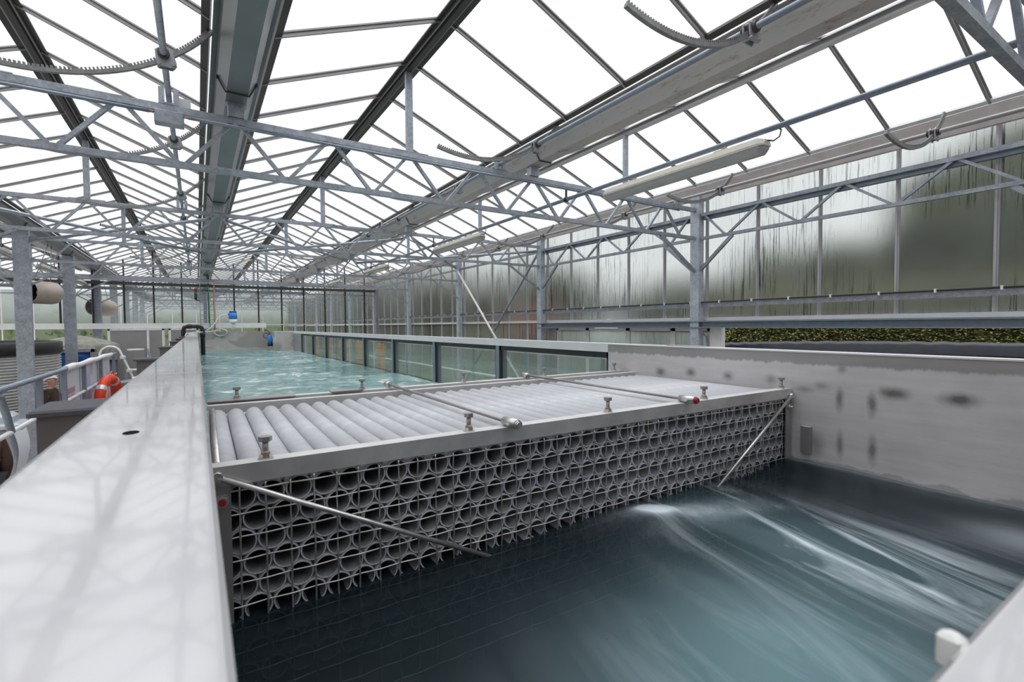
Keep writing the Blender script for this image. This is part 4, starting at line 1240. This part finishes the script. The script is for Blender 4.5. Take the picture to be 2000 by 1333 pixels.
# life ring
lr = thing('life_ring', 'orange life ring with reflective bands hung on the handrail', 'life ring', (RX+.16, 9.35, CZ-1.07), None, 'thing')
Mr = Matrix.Rotation(math.radians(90), 4, 'Y') @ Matrix.Identity(4)
def torus(m, c, R, r, a0=0., a1=2*math.pi, n=40, k=14, rx=1.):
    pts = []
    for i in range(n+1):
        a = a0+(a1-a0)*i/n
        pts.append((c[0]+.25*R*math.cos(a), c[1]+.97*R*math.cos(a), c[2]+R*math.sin(a)))
    return m.path(pts, r, k)
LC = (RX+.17, 9.35, CZ-1.06)
torus(MB(), LC, .30, .066).build('ring', ORANGE, lr)
for a in (.9, 2.4, 3.9, 5.4): torus(MB(), LC, .30, .069, a, a+.22, 6).build('reflective_band', plain('silver_band', (.7,.72,.74), .25, .4), lr)
rp = MB()
for i in range(4):
    a0 = 1.0+1.571*i
    rp.path([(LC[0]+.04,LC[1]+(.37+.05*math.sin(math.pi*t/6))*math.cos(a0+1.5*t/6),LC[2]+(.37+.05*math.sin(math.pi*t/6))*math.sin(a0+1.5*t/6)) for t in range(7)], .009, 6)
rp.build('grab_rope', ORANGE, lr)
# white double-tube arch
ar = thing('tube_arch', 'white double-tube ladder arch standing at the end of the banner', 'ladder arch', (-1.05, 11.2, 1.13), None, 'thing')
for dy in (-.045, .045):
    pts = [(-1.43,11.0+dy,CZ-.60)]
    for i in range(13):
        a = math.pi - math.pi*.86*i/12
        pts.append((-1.285+.145*math.cos(a), 11.0+dy, CZ-.47+.15*math.sin(a)))
    pts += [(-1.03,11.0+dy,CZ-.75),(-.93,11.0+dy,CZ-1.05),(-.84,11.0+dy,CZ-1.4)]
    MB().path(pts, .012, 10).build('tube', WHITE, ar)
for x, z in ((-1.115,CZ-.52),(-1.03,CZ-.76)): MB().rbox((x-.035,10.93,z-.025),(x+.035,11.07,z+.025)).build('clamp', WHITE, ar)
MB().rbox((-1.0,10.92,CZ-.98),(-.90,11.08,CZ-.88),.015).beam((-1.0,11.0,CZ-.94),(-1.22,11.0,CZ-.97),.04,.04).build('joint_block', WHITE, ar)
# low rail paper
pa = MB()
vs = []; fs = []
for i in range(7):
    for k in range(9):
        vs.append((-1.255+.02*math.sin(k*.5), 5.44+.055*i+.004*k*(i<1), zm_-.0-.045*k+.008*math.sin(i)))
for i in range(6):
    for k in range(8):
        a = i*9+k; fs.append((a,a+1,a+10,a+9))
pa.add(vs, fs, True); pa.add([(x+.002,y,z) for x,y,z in vs], [tuple(reversed(f)) for f in fs], True)
tag(pa.build('paper_sheet', PAPER), 'blank white paper tied to the lower rail at the left edge', 'paper')

# ------------------------------------------------------------------ things on the floor at the left
tk = thing('corrugated_tank', 'round corrugated zinc tank with a black rim behind the left column', 'tank', (-4.95, 15.6, 0), None, 'thing')
prof = [(2.15,.5)]
nc = 26
for i in range(nc*6+1):
    z = .52+(2.13-.52)*i/(nc*6)
    prof.append((2.17+.022*math.sin(2*math.pi*i/6), z))
MB().lathe(prof, (-4.95,15.6,0), 96).build('shell', CORR, tk)
MB().lathe([(2.19,2.12),(2.22,2.14),(2.22,2.37),(2.18,2.40),(2.1,2.40),(2.1,2.2)], (-4.95,15.6,0), 96).build('rim_band', plain('black_pleated_liner', (.02,.018,.02), .5, 0, .3, 12), tk)
MB().lathe([(2.3,0),(2.3,.5),(2.0,.5)], (-4.95,15.6,0), 64).build('plinth', CONC, tk)
vt = thing('covered_vat', 'grey framed vat faced with blue tarpaulin behind the second column', 'vat', (-2.95, 18.6, 0), None, 'thing')
MB().rbox((-3.45,18.25,0),(-2.45,19.0,1.6),.03).build('body', BLACK, vt)
for a in (((-3.45,18.2,1.45),(-3.33,18.3,2.12)),((-2.58,18.2,1.2),(-2.46,18.3,2.12)),((-3.45,18.2,2.02),(-2.46,18.3,2.14))):
    MB().rbox(a[0], a[1], .02).build('frame', plain('mauve_grey_plastic', (.30,.27,.29), .5), vt)
vs = []; fs = []
for i in range(13):
    for k in range(9):
        vs.append((-3.34+.065*i, 18.27+.03*math.sin(i*.9+k*.6)-.02*math.sin(k*1.3), 1.5+.065*k))
for i in range(12):
    for k in range(8):
        a = i*9+k; fs.append((a,a+9,a+10,a+1))
MB().add(vs, fs, True).add([(x,y+.01,z) for x,y,z in vs], [tuple(reversed(f)) for f in fs], True).build('tarpaulin', NAVYT, vt)
dm = thing('tarp_dome', 'domed tank under a grey-green tarpaulin beside the grey sliding doors', 'covered tank', (-3.2, 20.3, 0), None, 'thing')
MB().lathe([(1.0,0),(1.0,1.75)], (-3.2,20.3,0), 40).build('vessel', plain('dark_vessel', (.08,.085,.08), .6), dm)
vs = []; fs = []; nr, na = 12, 60
for i in range(nr+1):
    for k in range(na):
        a = 2*math.pi*k/na
        if i <= 9:
            rr_ = 1.06*i/9; zz_ = 2.47-.30*(i/9)**1.6
        else:
            rr_ = 1.08+.06*math.sin(a*9)*(i-9)/3; zz_ = 2.17-.16*(i-9)
        zz_ += .02*math.sin(a*5+i)*(i/12)
        vs.append((-3.2+rr_*math.cos(a), 20.3+rr_*math.sin(a)*.85, zz_))
for i in range(nr):
    for k in range(na):
        j = (k+1) % na
        fs.append((i*na+k, (i+1)*na+k, (i+1)*na+j, i*na+j))
MB().add(vs, fs, True).build('tarpaulin_cover', TARP, dm)
# tubular heaters
def heater(c, ax, r, ln, label, front):
    t = thing('fan_heater', label, 'heater', c, 'tubular heaters hung from the trusses', 'thing')
    ax = Vector(ax).normalized()
    Mx = ax.to_track_quat('Z', 'Y').to_matrix()
    MB().lathe([(r*.93,-ln/2),(r,-ln/2),(r*1.0,ln*.30),(r*.95,ln*.42),(r*.8,ln/2),(r*.1,ln/2)], c, 32, True, Mx, False).build('casing', BEIGE, t)
    MB().lathe([(r*.93,-ln/2),(r*.9,-ln*.2),(r*.9,ln*.2),(.02,ln*.2)], c, 32, True, Mx, False).build('duct', front, t)
    MB().lathe([(r*.30,-ln*.12),(r*.36,-ln*.05),(r*.36,ln*.15),(r*.1,ln*.18)], c, 20, True, Mx).build('burner', RUST, t)
    bl = MB()
    for i in range(5):
        a = 2*math.pi*i/5
        p = Mx @ Vector((math.cos(a)*r*.3, math.sin(a)*r*.3, -ln*.02)); q = Mx @ Vector((math.cos(a)*r*.85, math.sin(a)*r*.85, 0))
        bl.beam(Vector(c)+p, Vector(c)+q, .01, .09, ax)
    bl.build('blade', front, t)
    hg = MB()
    for s_ in (-.3, .3):
        p = Vector(c) + ax*ln*s_
        hg.tube((p.x,p.y,p.z+r*.95),(XL,p.y,ZG+.004),.01,6)
    hg.build('hanger', GALVB, t)
heater((-3.02,15.6,CZ+.84), (.62,.75,0), .265, .62, 'beige tubular heater with a dark open mouth between the left columns', plain('duct_black', (.012,.01,.01), .6))  # duct and blades coloured near black
heater((-2.85,22.9,CZ+.74), (.5,.8,-.05), .30, .8, 'second tubular heater with a grey fan mouth, behind the partition', plain('dark_grey_fan', (.06,.06,.065), .5))
# bin
bn_ = thing('waste_bin', 'grey waste bin with a pale domed lid at the left edge', 'bin', (-2.95, 11.9, 0), None, 'thing')
MB().rbox((-3.25,11.65,0),(-2.65,12.15,.98),.03).build('body', GREYP, bn_)
MB().rbox((-3.29,11.6,.98),(-2.61,12.2,1.07),.03).rbox((-3.20,11.68,1.07),(-2.70,12.12,1.24),.06).build('lid', BINLID, bn_)
# blue-grey strut at the far left
rod('leaning_pipe', 'pale leaning pipe running down from the batten light at the left edge', 'pipe', (-2.98,12.4,CZ+1.25),(-3.22,12.3,CZ-.6), .05, ALUW)

# ------------------------------------------------------------------ people
def skinned(name, pts, edges, mat, parent, root=0, sub=2):
    me = bpy.data.meshes.new(name)
    off = Vector((0,0,0))
    me.from_pydata([p[:3] for p in pts], edges, [])
    me.materials.append(mat)
    o = bpy.data.objects.new(name, me); C.objects.link(o); o.parent = parent
    m = o.modifiers.new('skin', 'SKIN'); m.use_smooth_shade = True
    sv = me.skin_vertices[0].data if me.skin_vertices else None
    if sv is None:
        bpy.context.view_layer.objects.active = o
        me.attributes
    for i, p in enumerate(pts):
        if sv: sv[i].radius = (p[3], p[4] if len(p) > 4 else p[3]); sv[i].use_root = (i == root)
    s = o.modifiers.new('smooth', 'SUBSURF'); s.levels = sub; s.render_levels = sub
    return o
def person(loc, rz, label, hairm, coatm, hair_long, h=1.70):
    t = thing('person', label, 'person', loc, None, 'thing')
    k = h/1.70
    # joints in local space, facing +X
    J = {'pel':(0,0,.92,.12,.15),'spi':(0,0,1.08,.115,.145),'che':(.0,0,1.28,.125,.165),'nck':(.01,0,1.42,.06,.06),'hb':(.035,0,1.50,.062,.058),'hd':(.03,0,1.58,.098,.078),'ht':(.02,0,1.66,.07,.06),
         'hl':(0,.09,.88,.085),'kl':(.03,.10,.48,.058),'al':(-.01,.10,.09,.042),'tl':(.13,.11,.035,.038),
         'hr':(0,-.09,.88,.085),'kr':(.06,-.10,.48,.058),'ar':(.03,-.10,.09,.042),'tr':(.17,-.11,.035,.038),
         'sl':(0,.18,1.36,.06),'el':(-.03,.23,1.08,.043),'wl':(.06,.23,.86,.03),'pl':(.09,.23,.80,.036,.02),
         'sr':(0,-.18,1.36,.06),'er':(-.03,-.23,1.08,.043),'wr':(.08,-.22,.88,.03),'pr':(.11,-.22,.82,.036,.02)}
    E_ = [('pel','spi'),('spi','che'),('che','nck'),('nck','hb'),('hb','hd'),('hd','ht'),('pel','hl'),('hl','kl'),('kl','al'),('al','tl'),('pel','hr'),('hr','kr'),('kr','ar'),('ar','tr'),
          ('che','sl'),('sl','el'),('el','wl'),('wl','pl'),('che','sr'),('sr','er'),('er','wr'),('wr','pr')]
    for s_, sd in (('l',1),('r',-1)):
        px, py, pz = J['p'+s_][:3]
        for f in range(4):
            a = 'f%d%s' % (f, s_); b = 'g%d%s' % (f, s_)
            L_ = (.034,.04,.038,.03)[f]
            J[a] = (px+.012+.018*(1.5-f), py-.004*sd, pz-.045, .009); J[b] = (px+.018+.018*(1.5-f), py-.012*sd, pz-.045-L_, .008)
            E_ += [('p'+s_, a), (a, b)]
        J['u'+s_] = (px+.04, py-.01*sd, pz-.005, .010); J['v'+s_] = (px+.06, py-.015*sd, pz-.035, .009)
        E_ += [('p'+s_,'u'+s_), ('u'+s_,'v'+s_)]
    keys = list(J); ix = {n: i for i, n in enumerate(keys)}
    sc = lambda p: tuple(c*k for c in p)
    skinned('body', [sc(J[n]) for n in keys], [(ix[a],ix[b]) for a,b in E_], SKIN, t)
    cj = ['pel','spi','che','nck','sl','el','wl','sr','er','wr']
    cE = [('pel','spi'),('spi','che'),('che','nck'),('che','sl'),('sl','el'),('el','wl'),('che','sr'),('sr','er'),('er','wr')]
    def grow(n, g, rmin=0):
        p = J[n]; r = [max(rmin, c+g) for c in p[3:]]
        return sc(tuple(p[:3])+tuple(r))
    P_ = [grow(n, .022 if n != 'nck' else .012) for n in cj]
    P_[0] = sc((0,0,.80,.165,.18))
    ci = {n: i for i, n in enumerate(cj)}
    skinned('jacket', P_, [(ci[a],ci[b]) for a,b in cE], coatm, t)
    tj = ['pel','hl','kl','al','hr','kr','ar']
    ti = {n: i for i, n in enumerate(tj)}
    skinned('trousers', [grow(n, .018) for n in tj], [(0,1),(1,2),(2,3),(0,4),(4,5),(5,6)], TROUS, t)
    for s_ in 'lr':
        a, b = J['a'+s_], J['t'+s_]
        skinned('shoe', [sc((a[0]-.03,a[1],.045,.045)), sc((b[0]-.04,b[1],.04,.048,.036)), sc((b[0]+.02,b[1],.035,.036,.026))], [(0,1),(1,2)], SHOE, t)
    z0 = 1.605*k
    hm = MB()
    rows = []
    m_, n_ = 9, 18
    for i in range(m_+1):
        for q in range(n_):
            a = 2*math.pi*q/n_
            back = -math.cos(a)
            low = math.pi*(.41+.27*max(0,back)+(.25 if hair_long else 0)*max(0,back))
            ph_ = low*i/m_
            hm.v.append((.012*k+.112*k*math.sin(ph_)*math.cos(a), .092*k*math.sin(ph_)*math.sin(a), z0+.105*k*math.cos(ph_)*(1.9 if hair_long and ph_ > 1.57 else 1)))
    for i in range(m_):
        for q in range(n_):
            j = (q+1) % n_
            hm.f.append([i*n_+q,(i+1)*n_+q,(i+1)*n_+j,i*n_+j]); hm.s.append(True)
    hm.v = [Vector(p)+Vector(loc) for p in hm.v]
    hm.build('hair', hairm, t)
    fc = MB()
    fc.path([(.118*k,0,1.60*k),(.142*k,0,1.565*k),(.12*k,0,1.553*k)], [.010*k,.017*k,.010*k], 8)
    for s_ in (1,-1):
        fc.ball((.01*k,.088*s_*k,1.575*k), .022*k,.012*k,.032*k, 10, 6)
    fc.v = [Vector(p)+Vector(loc) for p in fc.v]
    fc.build('nose_and_ears', SKIN, t)
    ey = MB()
    for s_ in (1,-1): ey.ball((.108*k,.034*s_*k,1.60*k), .012*k,.012*k,.009*k, 8, 6)
    ey.path([(.112*k,.03*k,1.525*k),(.120*k,0,1.527*k),(.112*k,-.03*k,1.525*k)], .006*k, 6)
    ey.v = [Vector(p)+Vector(loc) for p in ey.v]
    ey.build('eyes_and_mouth', plain('dark_features', (.08,.03,.025), .5), t)
    t.rotation_euler = (0,0,rz)
    return t
person((-2.60,13.75,0), math.radians(-8), 'white-haired person in a brown jacket standing by the corrugated tank, facing right', HAIRW, JACKET, False, 1.73)
person((-2.42,15.0,0), math.radians(150), 'dark-haired person in a purple coat half hidden behind the banner', HAIRD, PURPLE, True, 1.66)
person((-2.13,7.9,0), math.radians(120), 'person in a brown coat cut off by the left edge, behind the rail', HAIRD, BROWNC, False, 1.75)

# ------------------------------------------------------------------ outside: pond, bank, trees
pd = thing('lined_pond', 'round pond with a navy liner folded over its rim, outside the gap', 'pond', (11.4, 3.2, 0), None, 'thing')
n = 96; R = 4.2
vs = []; fs = []
pr_ = [(R-.05,1.2),(R-.04,2.13),(R+.02,2.22),(R+.09,2.20),(R+.10,1.95),(R+.09,0)]
for i, (r_, z) in enumerate(pr_):
    for k in range(n):
        a = 2*math.pi*k/n
        w = .012*math.sin(a*41+i)+.01*math.sin(a*67)
        vs.append((11.4+(r_+w)*math.cos(a), 3.2+(r_+w)*math.sin(a), z + (.014*math.sin(a*53) if 0 < i < 5 else 0)))
for i in range(len(pr_)-1):
    for k in range(n):
        j = (k+1) % n
        fs.append((i*n+k, i*n+j, (i+1)*n+j, (i+1)*n+k))
MB().add(vs, fs, True).build('liner_wall', LINER, pd)
MB().lathe([(.01,1.9),(R-.03,1.9)], (11.4,3.2,0), 64).build('pond_water', plain('pond_water_dark', (.01,.015,.03), .08), pd)
# weedy bank
vs = []; fs = []; nx_, ny_ = 40, 120
def bank_z(x, y):
    t_ = max(0, min(1, (x-14.2)/5.5))
    return -.1 + (3.6*t_ + .6)*max(.12, min(1, (19-y)/6))*min(1, max(0, (x-13.6)/.8)) + .35*mn.noise((x*.6, y*.5, 0)) + .15*mn.noise((x*2, y*2, 5))
for j in range(ny_+1):
    for i in range(nx_+1):
        x = 13.2 + 9*i/nx_; y = -14 + 70*j/ny_
        vs.append((x + max(0, (abs(y-3.2) < 6))*.0 + 2.4*math.exp(-((y-3.2)/4.5)**2), y, bank_z(x, y)))
for j in range(ny_):
    for i in range(nx_):
        a = j*(nx_+1)+i
        fs.append((a, a+1, a+nx_+2, a+nx_+1))
bk = MB().add(vs, fs, True).build('weedy_bank', BANK)
tag(bk, 'earth bank rising beyond the pond, overgrown with weeds', 'bank', None, 'stuff')
wd = MB()
for q in range(17000):
    x = 13.6+5.2*random.random()**1.2; y = -6+25*random.random()
    xs_ = x + 2.4*math.exp(-((y-3.2)/4.5)**2)
    z = bank_z(x, y)
    hgt = .10+.30*random.random()**2
    a = random.random()*6.28
    for b in range(3):
        aa = a + b*2.1; lx, ly = math.cos(aa), math.sin(aa)
        w_ = .02+.035*random.random(); l_ = .06+.12*random.random()
        zz_ = z + hgt*(.3+.7*random.random())
        wd.add([(xs_,y,zz_-.02),(xs_+lx*l_-ly*w_,y+ly*l_+lx*w_,zz_+.02),(xs_+lx*l_*1.8,y+ly*l_*1.8,zz_-.01),(xs_+lx*l_+ly*w_,y+ly*l_-lx*w_,zz_+.025)], [(0,1,2,3)])
wdo = wd.build('weeds', WEED)
tag(wdo, 'leafy green and brown weeds growing on the bank outside the gap', 'weeds', None, 'stuff')
def tree(c, rx, rz, label, mat, seed):
    t = thing('tree', label, 'tree', (c[0], c[1], 0), 'trees blurred behind the misted panes', 'thing')
    m = MB().ball((0,0,0), 1, 1, 1, 48, 30)
    vv = []
    for p in m.v:
        p = Vector(p)
        d = 1 + .22*mn.noise(p*2.2+Vector((seed,0,0))) + .12*mn.noise(p*5+Vector((0,seed,0))) + .06*mn.noise(p*11)
        vv.append((c[0]+p.x*d*rx, c[1]+p.y*d*rx, c[2]+p.z*d*rz))
    m.v = vv
    m.build('crown', mat, t)
    MB().path([(c[0],c[1],0),(c[0]+.1,c[1],c[2]-rz*.4),(c[0],c[1]+.1,c[2])], [.3,.24,.15], 10).build('trunk', TRUNK, t)
TREES = [((32,-4.0,9.0),9.0,10.5),((28.,5.4,5.2),4.6,5.0),((31,14.0,3.6),5.6,3.7),((33,25,3.6),6.5,2.6),((27,36,4.2),5.2,4.0),((22,46,4.4),4.5,4.2),((20,57,4.6),5,4.6),((20,70,5),6,5)]
for i, (c, rx, rz) in enumerate(TREES):
    tree(c, rx, rz, '%s dark tree blurred behind the misted side wall, counted from the right edge' % ORD[i], CROWN, i*3.7)
tree((17,24,2.2), 1.6, 1.8, 'reddish shrub blurred behind the misted side wall past the crossed braces', CROWNR, 31.)
vs = []; fs = []
for j in range(41):
    for i in range(31):
        x = -60+3.2*i; y = 56+.9*j
        vs.append((x, y, -.12+4.5*min(1,j/26)+.2*mn.noise((x*.2,y*.2,0))*min(1,j/6)))
for j in range(40):
    for i in range(30):
        a = j*31+i; fs.append((a,a+1,a+32,a+31))
tag(MB().add(vs, fs, True).build('grass', GRASS), 'bright green grass slope beyond the far end of the glasshouse', 'grass', None, 'stuff')
for i, (x, y) in enumerate(((-24,8),(-25,20),(-26,34),(-14,90),(0,92),(12,94))):
    tree((x,y,2.6), 5.5, 2.2, ['leftmost far green hedge tree beyond the left wall','second far hedge tree beyond the left wall','third far hedge tree beyond the left wall','far hedge tree beyond the end wall, on its left','far hedge tree beyond the end wall, in its middle','far hedge tree beyond the end wall, on its right'][i], leafy('pale_hedge_%d' % i, [(.06,.085,.04),(.11,.15,.06)], 3), 50+i)
